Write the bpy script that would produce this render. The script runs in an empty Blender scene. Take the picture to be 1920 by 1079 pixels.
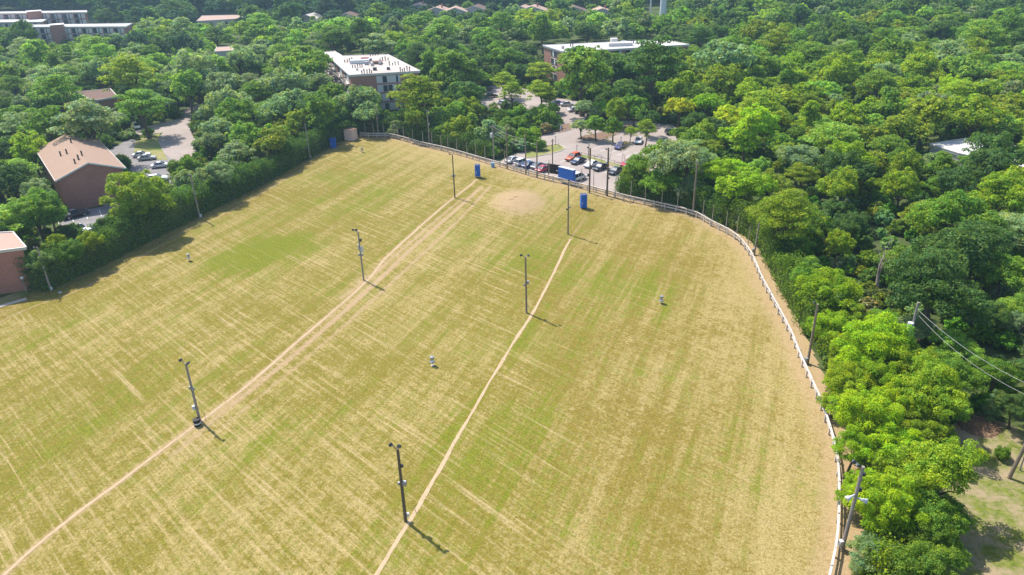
import bpy, math, random
import numpy as np
from mathutils import Vector, Matrix

R_ = math.radians
rnd = random.Random(7)
nrg = np.random.default_rng(11)
scene = bpy.context.scene
COL = scene.collection

# ------------------------------------------------------------------ camera model
F, PITCH, ROLL, CAMH = 1420.0, R_(26.24), R_(-1.5), 56.0
_fwd = np.array([0, math.cos(PITCH), -math.sin(PITCH)])
_r0 = np.array([1.0, 0, 0]); _u0 = np.cross(_r0, _fwd)
_right = math.cos(ROLL) * _r0 + math.sin(ROLL) * _u0
_up = -math.sin(ROLL) * _r0 + math.cos(ROLL) * _u0
CAMP = np.array([0, 0, CAMH])

def G(px, py, z=0.0):
    """survey: the point at height z seen at photo pixel (px, py)"""
    d = _fwd * F + _right * (px - 960) - _up * (py - 539.5)
    t = (CAMH - z) / -d[2] if d[2] < -1e-3 else 5.0
    q = CAMP + d * t
    return np.array([q[0], q[1], z])

def P(p):
    q = np.asarray(p, float) - CAMP
    d = q @ _fwd
    return 960 + F * (q @ _right) / d, 539.5 - F * (q @ _up) / d, d

def height_at(base, top):
    b = G(*base)
    hs = np.linspace(1, 30, 581)
    e = [abs(P(b + np.array([0, 0, h]))[1] - top[1]) for h in hs]
    return float(hs[int(np.argmin(e))])

# ------------------------------------------------------------------ materials
def nt(mat):
    mat.use_nodes = True
    n = mat.node_tree; n.nodes.clear()
    return n

class N:
    def __init__(s, name):
        s.m = bpy.data.materials.new(name); s.t = nt(s.m)
    def add(s, typ, **kw):
        n = s.t.nodes.new(typ)
        for k, v in kw.items(): setattr(n, k, v)
        return n
    def link(s, a, b): s.t.links.new(a, b)
    def setv(s, sock, v):
        if hasattr(v, 'is_output') or isinstance(v, bpy.types.NodeSocket): s.link(v, sock)
        else: sock.default_value = v
    def coord(s, scale=1, rot=0.0, aniso=(1, 1, 1), out='Object'):
        """object coordinates; with rot, x runs along the direction at angle rot"""
        c = s.add('ShaderNodeTexCoord'); v = c.outputs[out]
        if rot:
            r = s.add('ShaderNodeMapping'); r.inputs['Rotation'].default_value = (0, 0, -rot)
            s.link(v, r.inputs['Vector']); v = r.outputs['Vector']
        m = s.add('ShaderNodeMapping'); m.inputs['Scale'].default_value = tuple(scale * a for a in aniso)
        s.link(v, m.inputs['Vector'])
        return m.outputs['Vector']
    def noise(s, vec, scale=1.0, detail=4, rough=.55):
        n = s.add('ShaderNodeTexNoise')
        n.inputs['Scale'].default_value = scale; n.inputs['Detail'].default_value = detail
        n.inputs['Roughness'].default_value = rough
        s.link(vec, n.inputs['Vector'])
        return n.outputs['Fac']
    def ramp(s, fac, stops):
        r = s.add('ShaderNodeValToRGB'); e = r.color_ramp.elements
        while len(e) < len(stops): e.new(.5)
        for k, (p, c) in enumerate(stops):
            e[k].position = p
            e[k].color = (*c, 1) if not isinstance(c, (int, float)) else (c, c, c, 1)
        s.link(fac, r.inputs['Fac'])
        return r.outputs['Color']
    def mix(s, fac, a, b, mode='MIX'):
        n = s.add('ShaderNodeMix', data_type='RGBA', blend_type=mode)
        s.setv(n.inputs[0], fac)
        for sock, v in ((n.inputs[6], a), (n.inputs[7], b)):
            if isinstance(v, tuple): sock.default_value = (*v, 1) if len(v) == 3 else v
            else: s.link(v, sock)
        return n.outputs[2]
    def math(s, op, a, b=0.0, clamp=False):
        n = s.add('ShaderNodeMath', operation=op); n.use_clamp = clamp
        s.setv(n.inputs[0], a); s.setv(n.inputs[1], b)
        return n.outputs[0]
    def attr(s, name, typ='GEOMETRY', out='Fac'):
        a = s.add('ShaderNodeAttribute', attribute_type=typ); a.attribute_name = name
        return a.outputs[out]
    def finish(s, color, rough=.8, spec=.3, metal=0.0, bump=None, bump_s=.3, bump_d=.05):
        b = s.add('ShaderNodeBsdfPrincipled'); o = s.add('ShaderNodeOutputMaterial')
        if isinstance(color, tuple): b.inputs['Base Color'].default_value = (*color, 1)
        else: s.link(color, b.inputs['Base Color'])
        s.setv(b.inputs['Roughness'], rough)
        b.inputs['Specular IOR Level'].default_value = spec
        b.inputs['Metallic'].default_value = metal
        if bump is not None:
            u = s.add('ShaderNodeBump'); u.inputs['Strength'].default_value = bump_s
            u.inputs['Distance'].default_value = bump_d
            s.link(bump, u.inputs['Height']); s.link(u.outputs['Normal'], b.inputs['Normal'])
        s.link(b.outputs['BSDF'], o.inputs['Surface'])
        return s.m

MATS = {}
def plain(name, col, rough=.7, spec=.3, metal=0., var=.25, scale=2.0):
    n = N(name); v = n.coord()
    f = n.noise(v, scale, 5)
    c = n.mix(f, tuple(x * (1 - var) for x in col), tuple(min(1, x * (1 + var)) for x in col))
    MATS[name] = n.finish(c, rough, spec, metal)
    return MATS[name]

def leaf_material(name, instanced):
    n = N(name)
    if instanced:
        tint = n.attr('tint', 'INSTANCER', 'Color')
    else:
        tint = n.add('ShaderNodeObjectInfo').outputs['Color']
    g = n.add('ShaderNodeNewGeometry')
    isl = g.outputs['Random Per Island']
    br = n.ramp(isl, [(0, .58), (.55, .98), (1, 1.55)])
    c = n.mix(1.0, tint, br, 'MULTIPLY')
    cl = n.noise(n.coord(.55), 1.0, 3)
    warm = n.ramp(cl, [(.30, (.72, .90, 1.15)), (.5, (1., 1., 1.)), (.70, (1.38, 1.18, .75))])
    c = n.mix(1.0, c, warm, 'MULTIPLY')
    # single leaves turn yellowish or bluish
    hue = n.ramp(n.math('FRACT', n.math('MULTIPLY', isl, 37.0)), [(0, (.84, 1.0, 1.2)), (.7, (1., 1., 1.)), (1, (1.35, 1.1, .7))])
    c = n.mix(1.0, c, hue, 'MULTIPLY')
    d = n.add('ShaderNodeBsdfPrincipled'); n.link(c, d.inputs['Base Color'])
    d.inputs['Roughness'].default_value = .55; d.inputs['Specular IOR Level'].default_value = .12
    t = n.add('ShaderNodeBsdfTranslucent')
    n.link(n.mix(1.0, c, (1.25, 1.3, .6), 'MULTIPLY'), t.inputs['Color'])
    m = n.add('ShaderNodeMixShader'); m.inputs[0].default_value = .46
    n.link(d.outputs[0], m.inputs[1]); n.link(t.outputs[0], m.inputs[2])
    o = n.add('ShaderNodeOutputMaterial'); n.link(m.outputs[0], o.inputs['Surface'])
    MATS[name] = n.m
    return n.m
LEAF = leaf_material('foliage', False)
LEAF_FAR = leaf_material('foliage_far', True)

def brick_mat(name, a, b, mortar):
    n = N(name)
    c = n.add('ShaderNodeTexCoord')
    geo = n.add('ShaderNodeNewGeometry')
    # wall coordinates: run along the wall by mixing x and y, height as v
    sep = n.add('ShaderNodeSeparateXYZ'); n.link(c.outputs['Object'], sep.inputs[0])
    comb = n.add('ShaderNodeCombineXYZ')
    n.link(n.math('ADD', sep.outputs[0], sep.outputs[1]), comb.inputs[0]); n.link(sep.outputs[2], comb.inputs[1])
    br = n.add('ShaderNodeTexBrick')
    br.inputs['Color1'].default_value = (*a, 1); br.inputs['Color2'].default_value = (*b, 1)
    br.inputs['Mortar'].default_value = (*mortar, 1)
    br.inputs['Scale'].default_value = 1.0; br.inputs['Brick Width'].default_value = .42
    br.inputs['Row Height'].default_value = .16; br.inputs['Mortar Size'].default_value = .014
    n.link(comb.outputs[0], br.inputs['Vector'])
    st = n.noise(n.coord(.35), 1.0, 4)
    col = n.mix(n.ramp(st, [(.35, 0.0), (.75, .45)]), br.outputs['Color'], (a[0] * .55, a[1] * .55, a[2] * .55))
    MATS[name] = n.finish(col, .85, .2)
    return MATS[name]
BRICK = brick_mat('red_brick', (.50, .215, .15), (.40, .165, .115), (.36, .24, .20))
BRICK2 = brick_mat('orange_brick', (.46, .22, .14), (.38, .17, .11), (.42, .33, .27))

plain('concrete', (.48, .43, .38), .9, .2, var=.18, scale=1.2)
plain('white_metal', (.54, .55, .56), .5, .4, var=.12)
plain('fascia', (.62, .58, .53), .6, .3, var=.1)
plain('grey_metal', (.30, .31, .33), .5, .5, .3, var=.15)
plain('dark_metal', (.045, .05, .055), .5, .4, var=.2)
plain('wood_dark', (.13, .10, .07), .9, .15, var=.35, scale=3)
plain('wood_pole', (.24, .19, .14), .9, .15, var=.35, scale=2.5)
plain('wood_grey', (.29, .25, .22), .9, .15, var=.3, scale=3)
plain('fence_paint', (.54, .48, .43), .8, .2, var=.45, scale=1.1)
plain('post_wood', (.40, .34, .27), .9, .15, var=.3, scale=2)
plain('blue_panel', (.012, .115, .50), .55, .35, var=.18, scale=1.2)
plain('blue_roof', (.06, .08, .16), .6, .3, var=.2)
plain('barrel_blue', (.16, .32, .48), .5, .4, var=.15)
plain('black_board', (.016, .012, .014), .6, .3, var=.3, scale=1.5)
plain('shed_paint', (.72, .53, .46), .8, .2, var=.15, scale=2.5)
plain('bark', (.12, .09, .065), .95, .1, var=.4, scale=4)
plain('bark_grey', (.34, .27, .23), .95, .1, var=.35, scale=3)
plain('mulch', (.20, .13, .095), .95, .1, var=.4, scale=2)
plain('tyre', (.02, .02, .021), .85, .2, var=.2)
plain('rim', (.5, .5, .52), .35, .5, .7, var=.1)
plain('lamp_red', (.35, .02, .02), .3, .5, var=.1)
plain('lamp_clear', (.75, .75, .72), .2, .6, var=.05)
plain('wire', (.34, .34, .33), .5, .4, var=.1)
plain('shutter', (.60, .56, .52), .7, .3, var=.12)
plain('shingle_tan', (.33, .225, .165), .95, .15, var=.28, scale=2.5)
plain('shingle_brown', (.17, .11, .09), .95, .15, var=.3, scale=2)
plain('shingle_pink', (.42, .29, .23), .95, .15, var=.2, scale=2)
plain('siding', (.52, .47, .42), .8, .2, var=.1)
plain('chain', (.27, .29, .31), .4, .5, .5, var=.2, scale=12)
plain('paint_white', (.72, .70, .66), .8, .2, var=.2, scale=3)
n = N('glass_dark'); MATS['glass_dark'] = n.finish((.03, .04, .055), .08, .6)
n = N('car_paint'); MATS['car_paint'] = n.finish(n.add('ShaderNodeObjectInfo').outputs['Color'], .28, .5)
n = N('cloud_white'); MATS['cloud_white'] = n.finish((.9, .9, .9), 1., 0.)
# flat gravel / membrane roof
n = N('flat_roof'); v = n.coord()
c = n.mix(n.ramp(n.noise(v, .12, 6, .65), [(.35, 0.), (.65, 1.)]), (.44, .37, .33), (.55, .48, .44))
c = n.mix(n.ramp(n.noise(v, .5, 5, .7), [(.55, 0.), (.72, .6)]), c, (.32, .27, .24))
MATS['flat_roof'] = n.finish(c, .95, .1)
n = N('white_roof'); v = n.coord()
c = n.mix(n.ramp(n.noise(v, .2, 6, .65), [(.4, 0.), (.7, 1.)]), (.56, .53, .52), (.44, .41, .40))
MATS['white_roof'] = n.finish(c, .8, .2)
# asphalt
n = N('asphalt'); v = n.coord()
c = n.mix(n.ramp(n.noise(v, .08, 6, .7), [(.35, 0.), (.68, 1.)]), (.30, .245, .215), (.39, .325, .285))
c = n.mix(n.ramp(n.noise(n.coord(1, .75, (1, .12, 1)), .35, 5, .7), [(.55, 0.), (.7, .5)]), c, (.22, .19, .185))
c = n.mix(n.ramp(n.noise(v, 3, 4), [(.3, 0.), (.8, .35)]), c, (.2, .175, .17))
MATS['asphalt'] = n.finish(c, .9, .2)
n = N('asphalt_dark'); v = n.coord()
c = n.mix(n.noise(v, .3, 6, .7), (.10, .095, .10), (.22, .205, .205))
MATS['asphalt_dark'] = n.finish(c, .9, .2)
n = N('asphalt_grey'); v = n.coord()
c = n.mix(n.ramp(n.noise(v, .15, 6, .7), [(.35, 0.), (.68, 1.)]), (.175, .16, .16), (.265, .245, .24))
MATS['asphalt_grey'] = n.finish(c, .9, .2)
# woodland floor
n = N('woodland_floor'); v = n.coord()
c = n.mix(n.ramp(n.noise(v, .09, 6, .65), [(.35, 0.), (.65, 1.)]), (.040, .066, .020), (.095, .120, .036))
c = n.mix(n.ramp(n.noise(v, .6, 5, .7), [(.55, 0.), (.75, .8)]), c, (.10, .08, .05))
MATS['woodland_floor'] = n.finish(c, .95, .1, bump=n.noise(v, 1.5, 5), bump_s=.6, bump_d=.2)
# rough clearing: sand and weeds
n = N('clearing'); v = n.coord()
c = n.mix(n.ramp(n.noise(v, 1.6, 6, .7), [(.35, 0.), (.65, 1.)]), (.085, .125, .016), (.20, .215, .045))
c = n.mix(n.ramp(n.noise(v, .33, 7, .75), [(.43, 0.), (.58, .85)]), c, (.34, .255, .17))
MATS['clearing'] = n.finish(c, .95, .1, bump=n.noise(v, 3, 5), bump_s=.5, bump_d=.1)
n = N('verge_grass'); v = n.coord()
c = n.mix(n.ramp(n.noise(v, .25, 6, .7), [(.35, 0.), (.68, 1.)]), (.13, .19, .03), (.34, .27, .14))
MATS['verge_grass'] = n.finish(c, .95, .1)
n = N('brush_dry'); v = n.coord()
MATS['brush_dry'] = n.finish(n.mix(n.noise(v, 2, 5), (.16, .09, .05), (.42, .27, .17)), .95, .1)

# the field: straw, olive turf, lush turf and bare earth; masks are worn into the mesh as attributes
def field_material():
    n = N('dry_turf')
    v = n.coord()
    big = n.noise(v, .05, 4, .6)
    band = n.noise(n.coord(1, R_(67), (.012, .34, 1)), 1.0, 3, .5)       # mowing passes
    pas = n.noise(n.coord(1, R_(69), (.09, 1.7, 1)), 1.0, 5, .65)       # streaks with the passes
    crs = n.noise(n.coord(1, R_(-45), (.055, 1.9, 1)), 1.0, 4, .6)       # streaks across them
    crs2 = n.noise(n.coord(1, R_(-47), (.22, 3.4, 1)), 1.0, 5, .7)
    clump = n.noise(v, .62, 6, .70)
    fine = n.noise(v, 2.3, 5, .75)
    grit = n.noise(v, 6.5, 3, .7)
    straw = n.mix(n.ramp(grit, [(.3, 0.), (.7, 1.)]), (.240, .184, .060), (.388, .304, .128))
    olive = n.mix(n.ramp(grit, [(.3, 0.), (.7, 1.)]), (.126, .109, .014), (.226, .189, .033))
    lush = n.mix(n.ramp(grit, [(.3, 0.), (.7, 1.)]), (.095, .118, .006), (.180, .195, .016))
    def acc(*ts):
        s = None
        for node, k in ts:
            q = n.math('MULTIPLY', n.math('SUBTRACT', node, .5), k); s = q if s is None else n.math('ADD', s, q)
        return s
    side = n.attr('cross')
    s = acc((band, .75), (pas, .6), (clump, 1.3), (fine, 1.7), (big, 1.1))
    s = n.math('ADD', s, n.math('MULTIPLY', acc((crs, 1.1), (crs2, 1.0)), side))
    s = n.math('ADD', s, n.math('MULTIPLY', n.attr('straw'), .62))
    s = n.math('SUBTRACT', s, n.math('MULTIPLY', n.attr('lush'), .22))
    sf = n.ramp(n.math('ADD', s, .5), [(.30, 0.), (.78, 1.)])
    brown = n.mix(n.ramp(grit, [(.3, 0.), (.7, 1.)]), (.136, .104, .016), (.238, .178, .040))
    olive = n.mix(n.ramp(side, [(.45, .85), (.95, .25)]), olive, brown)
    c = n.mix(sf, olive, straw)
    g = acc((clump, .9), (fine, .7), (big, .9), (band, -.8), (pas, -.5), (crs2, -.4))
    g = n.math('ADD', g, n.math('MULTIPLY', n.attr('lush'), .30))
    g = n.math('SUBTRACT', g, n.math('MULTIPLY', n.attr('straw'), .35))
    gf = n.ramp(n.math('ADD', g, .5), [(.54, 0.), (.80, .9)])
    c = n.mix(gf, c, lush)
    cf = n.math('MULTIPLY', n.ramp(crs, [(.575, 0.), (.68, .70)]), n.math('MULTIPLY', side, n.ramp(n.noise(v, .11, 3), [(.38, .35), (.62, 1.)])))
    c = n.mix(cf, c, (.385, .292, .145))
    spk = n.noise(v, 3.6, 4, .8)
    c = n.mix(1.0, c, n.ramp(spk, [(.30, (.62, .66, .58)), (.5, (1.0, 1.0, 1.0)), (.70, (1.36, 1.30, 1.42))]), 'MULTIPLY')
    # bare earth
    w = n.math('ADD', n.attr('wear'), n.math('MULTIPLY', n.math('SUBTRACT', clump, .5), .5))
    w = n.math('ADD', w, n.math('MULTIPLY', n.math('SUBTRACT', fine, .5), .5))
    wf = n.ramp(w, [(.38, 0.), (.85, .9)])
    earth = n.mix(fine, (.27, .18, .095), (.46, .33, .20))
    c = n.mix(wf, c, earth)
    d = n.math('ADD', n.attr('scar'), n.math('MULTIPLY', n.math('SUBTRACT', fine, .5), .9))
    c = n.mix(n.ramp(d, [(.5, 0.), (.8, .8)]), c, (.20, .12, .07))
    h = n.math('ADD', n.noise(v, 5, 4, .7), n.math('MULTIPLY', clump, .8))
    MATS['dry_turf'] = n.finish(c, .95, .1, bump=h, bump_s=.55, bump_d=.12)
field_material()
n = N('path_earth'); v = n.coord()
c = n.mix(n.noise(v, .9, 6, .7), (.37, .265, .16), (.52, .385, .25))
c = n.mix(n.ramp(n.noise(v, 2.2, 4, .7), [(.52, 0.), (.68, .85)]), c, (.31, .24, .10))
MATS['path_earth'] = n.finish(c, .95, .1)

# ------------------------------------------------------------------ object helpers
def tag(o, label=None, cat=None, group=None, kind=None):
    if label: o['label'] = label
    if cat: o['category'] = cat
    if group: o['group'] = group
    if kind: o['kind'] = kind
    return o

def empty(name, loc, label, cat, group=None, rz=0.):
    o = bpy.data.objects.new(name, None); COL.objects.link(o)
    o.location = Vector([float(x) for x in loc]); o.rotation_euler = (0, 0, rz)
    o.empty_display_size = .3
    return tag(o, label, cat, group)

class MB:
    def __init__(s): s.v = []; s.f = []
    def face(s, pts):
        k = len(s.v); s.v += [tuple(map(float, p)) for p in pts]; s.f.append(list(range(k, k + len(pts))))
    def box(s, c, size, rz=0., axes=None):
        hx, hy, hz = [x / 2 for x in size]
        if axes is None:
            ax = (Vector((math.cos(rz), math.sin(rz), 0)), Vector((-math.sin(rz), math.cos(rz), 0)), Vector((0, 0, 1)))
        else: ax = axes
        c = Vector([float(x) for x in c]); k = len(s.v)
        for dz in (-1, 1):
            for dx, dy in ((-1, -1), (1, -1), (1, 1), (-1, 1)):
                s.v.append(tuple(c + ax[0] * hx * dx + ax[1] * hy * dy + ax[2] * hz * dz))
        s.f += [[k + i for i in q] for q in ((3, 2, 1, 0), (4, 5, 6, 7), (0, 1, 5, 4), (1, 2, 6, 5), (2, 3, 7, 6), (3, 0, 4, 7))]
        return s
    def bar(s, a, b, w, h):
        a = Vector([float(x) for x in a]); b = Vector([float(x) for x in b])
        d = b - a; L = d.length
        if L < 1e-6: return s
        x = d / L; up = Vector((0, 0, 1))
        if abs(x.z) > .95: up = Vector((1, 0, 0))
        y = up.cross(x).normalized(); z = x.cross(y)
        return s.box((a + b) / 2, (L, w, h), axes=(x, y, z))
    def tube(s, pts, rad, n=8, cap=True):
        pts = [Vector([float(x) for x in p]) for p in pts]
        if isinstance(rad, (int, float)): rad = [rad] * len(pts)
        rings = []
        for i, p in enumerate(pts):
            d = (pts[min(i + 1, len(pts) - 1)] - pts[max(i - 1, 0)]).normalized()
            a = Vector((1, 0, 0)) if abs(d.x) < .8 else Vector((0, 1, 0))
            u = d.cross(a).normalized(); w = d.cross(u)
            k = len(s.v)
            for j in range(n):
                t = 2 * math.pi * j / n
                s.v.append(tuple(p + (u * math.cos(t) + w * math.sin(t)) * rad[i]))
            rings.append(k)
        for a, b in zip(rings, rings[1:]):
            for j in range(n): s.f.append([a + j, a + (j + 1) % n, b + (j + 1) % n, b + j])
        if cap:
            s.f.append([rings[0] + j for j in range(n)][::-1]); s.f.append([rings[-1] + j for j in range(n)])
        return s
    def cyl(s, c, r, h, n=12, r2=None):
        c = Vector([float(x) for x in c])
        return s.tube([c, c + Vector((0, 0, h))], [r, r if r2 is None else r2], n)
    def prism(s, poly, z0, z1, top=True, bottom=False):
        k = len(s.v); m = len(poly)
        for z in (z0, z1): s.v += [(float(p[0]), float(p[1]), float(z)) for p in poly]
        for j in range(m): s.f.append([k + j, k + (j + 1) % m, k + m + (j + 1) % m, k + m + j])
        if top: s.f.append([k + m + j for j in range(m)])
        if bottom: s.f.append([k + j for j in range(m)][::-1])
        return s
    def build(s, name, mat, parent=None, smooth=False, bevel=0.):
        me = bpy.data.meshes.new(name); me.from_pydata(s.v, [], s.f); me.update()
        o = bpy.data.objects.new(name, me); COL.objects.link(o)
        m = MATS[mat] if isinstance(mat, str) else mat
        me.materials.append(m)
        if parent is not None: o.parent = parent
        if smooth:
            for p in me.polygons: p.use_smooth = True
        if bevel:
            b = o.modifiers.new('bevel', 'BEVEL'); b.width = bevel; b.segments = 2; b.limit_method = 'ANGLE'
        return o

def copy_tree(o, parent=None):
    c = o.copy(); COL.objects.link(c)
    if parent is not None: c.parent = parent
    for ch in list(o.children): copy_tree(ch, c)
    return c

def ccw(poly):
    a = sum(p[0] * q[1] - q[0] * p[1] for p, q in zip(poly, poly[1:] + poly[:1]))
    return poly if a > 0 else poly[::-1]

def sheet(name, px_poly, z, mat, label, cat='ground', world=False):
    poly = px_poly if world else [G(*p)[:2] for p in px_poly]
    poly = ccw([tuple(p) for p in poly])
    m = MB(); m.face([(p[0], p[1], z) for p in poly])
    o = m.build(name, mat)
    return tag(o, label, cat, kind='structure')

def smooth_line(pts, step=1.0):
    """Catmull-Rom through world points, resampled every `step` metres"""
    pts = [np.asarray(p[:2], float) for p in pts]
    ext = [2 * pts[0] - pts[1]] + pts + [2 * pts[-1] - pts[-2]]
    out = []
    for i in range(1, len(ext) - 2):
        p0, p1, p2, p3 = ext[i - 1:i + 3]
        m = max(2, int(np.linalg.norm(p2 - p1) / .25))
        for k in range(m):
            t = k / m
            out.append(.5 * ((2 * p1) + (-p0 + p2) * t + (2 * p0 - 5 * p1 + 4 * p2 - p3) * t * t + (-p0 + 3 * p1 - 3 * p2 + p3) * t ** 3))
    out.append(pts[-1]); out = np.array(out)
    s = np.r_[0, np.cumsum(np.linalg.norm(np.diff(out, axis=0), axis=1))]
    q = np.arange(0, s[-1], step)
    return np.stack([np.interp(q, s, out[:, 0]), np.interp(q, s, out[:, 1])], 1)

def dist_line(xy, line):
    d = np.full(len(xy), 1e9)
    for a, b in zip(line[:-1], line[1:]):
        ab = b - a; L = ab @ ab
        if L < 1e-9: continue
        t = np.clip(((xy - a) @ ab) / L, 0, 1)
        d = np.minimum(d, np.linalg.norm(xy - (a + t[:, None] * ab), axis=1))
    return d

def inside(xy, poly):
    xy = np.atleast_2d(xy); x, y = xy[:, 0], xy[:, 1]
    r = np.zeros(len(xy), bool); m = len(poly)
    for i in range(m):
        x0, y0 = poly[i][:2]; x1, y1 = poly[(i + 1) % m][:2]
        if y0 == y1: continue
        c = ((y0 > y) != (y1 > y)) & (x < (x1 - x0) * (y - y0) / (y1 - y0) + x0)
        r ^= c
    return r

# ------------------------------------------------------------------ survey lines (photo pixels -> ground)
FENCE_PX = [(676, 257), (699, 258), (720, 258), (739, 260.5), (764, 267), (792, 275), (840, 286), (909, 306), (943, 315), (986, 328),
            (1048, 343.5), (1088, 354), (1138, 367), (1178, 377.6), (1207, 384), (1236, 390.5), (1266, 397), (1306, 409), (1331, 424),
            (1356, 436), (1377, 449), (1395, 467), (1411, 493), (1428, 533), (1452, 578), (1480, 632), (1504, 691), (1534, 758),
            (1547, 795), (1560, 839), (1567.6, 880), (1570, 928), (1569, 976), (1566, 1024), (1556, 1077), (1538, 1150), (1510, 1240)]
FENCE = smooth_line([G(*p) for p in FENCE_PX], .5)
HEDGE_PX = [(-260, 690), (-60, 600), (57, 551), (97, 545), (187, 504), (277, 458), (374, 409), (480, 356), (560, 311), (612, 282), (640, 266), (660, 262)]
HEDGE = smooth_line([G(*p) for p in HEDGE_PX], .5)
FIELD_POLY = [tuple(p) for p in FENCE] + [(20, 22), (-120, 22)] + [tuple(p) for p in HEDGE]

PATH1 = smooth_line([G(*p) for p in [(-60, 1150), (12, 1075), (110, 990), (250, 886), (372, 795), (460, 728), (560, 640), (683, 533), (722, 487), (790, 425), (838, 383), (880, 350), (893, 338)]], .5)
PATH2 = smooth_line([G(*p) for p in [(670, 1140), (710, 1075), (780, 960), (850, 837), (905, 741), (955, 657), (1002, 583), (1035, 520), (1056, 474), (1070, 449)]], .5)
EDGE_PATH = smooth_line([G(*p) for p in [(-40, 640), (0, 605), (60, 577), (130, 552), (225, 507), (345, 434), (400, 412), (480, 369), (540, 335)]], .5)
TRACKS = [smooth_line([G(*p) for p in q], .7) for q in (
    [(330, 850), (420, 775), (560, 660), (700, 536), (770, 470), (850, 400), (905, 350)],
    [(345, 870), (440, 785), (590, 660), (720, 545), (790, 480), (865, 410), (920, 350)],
    [(60, 1079), (200, 965), (330, 850)], [(640, 560), (720, 500), (800, 430), (870, 372)])]
MOUND = G(972, 381)[:2]

# ------------------------------------------------------------------ setting: ground and field
m = MB(); m.face([(-2600, -600, -.03), (2600, -600, -.03), (2600, 3000, -.03), (-2600, 3000, -.03)])
tag(m.build('ground', 'woodland_floor'), 'dark leafy ground under the woods', 'ground', kind='structure')

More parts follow.
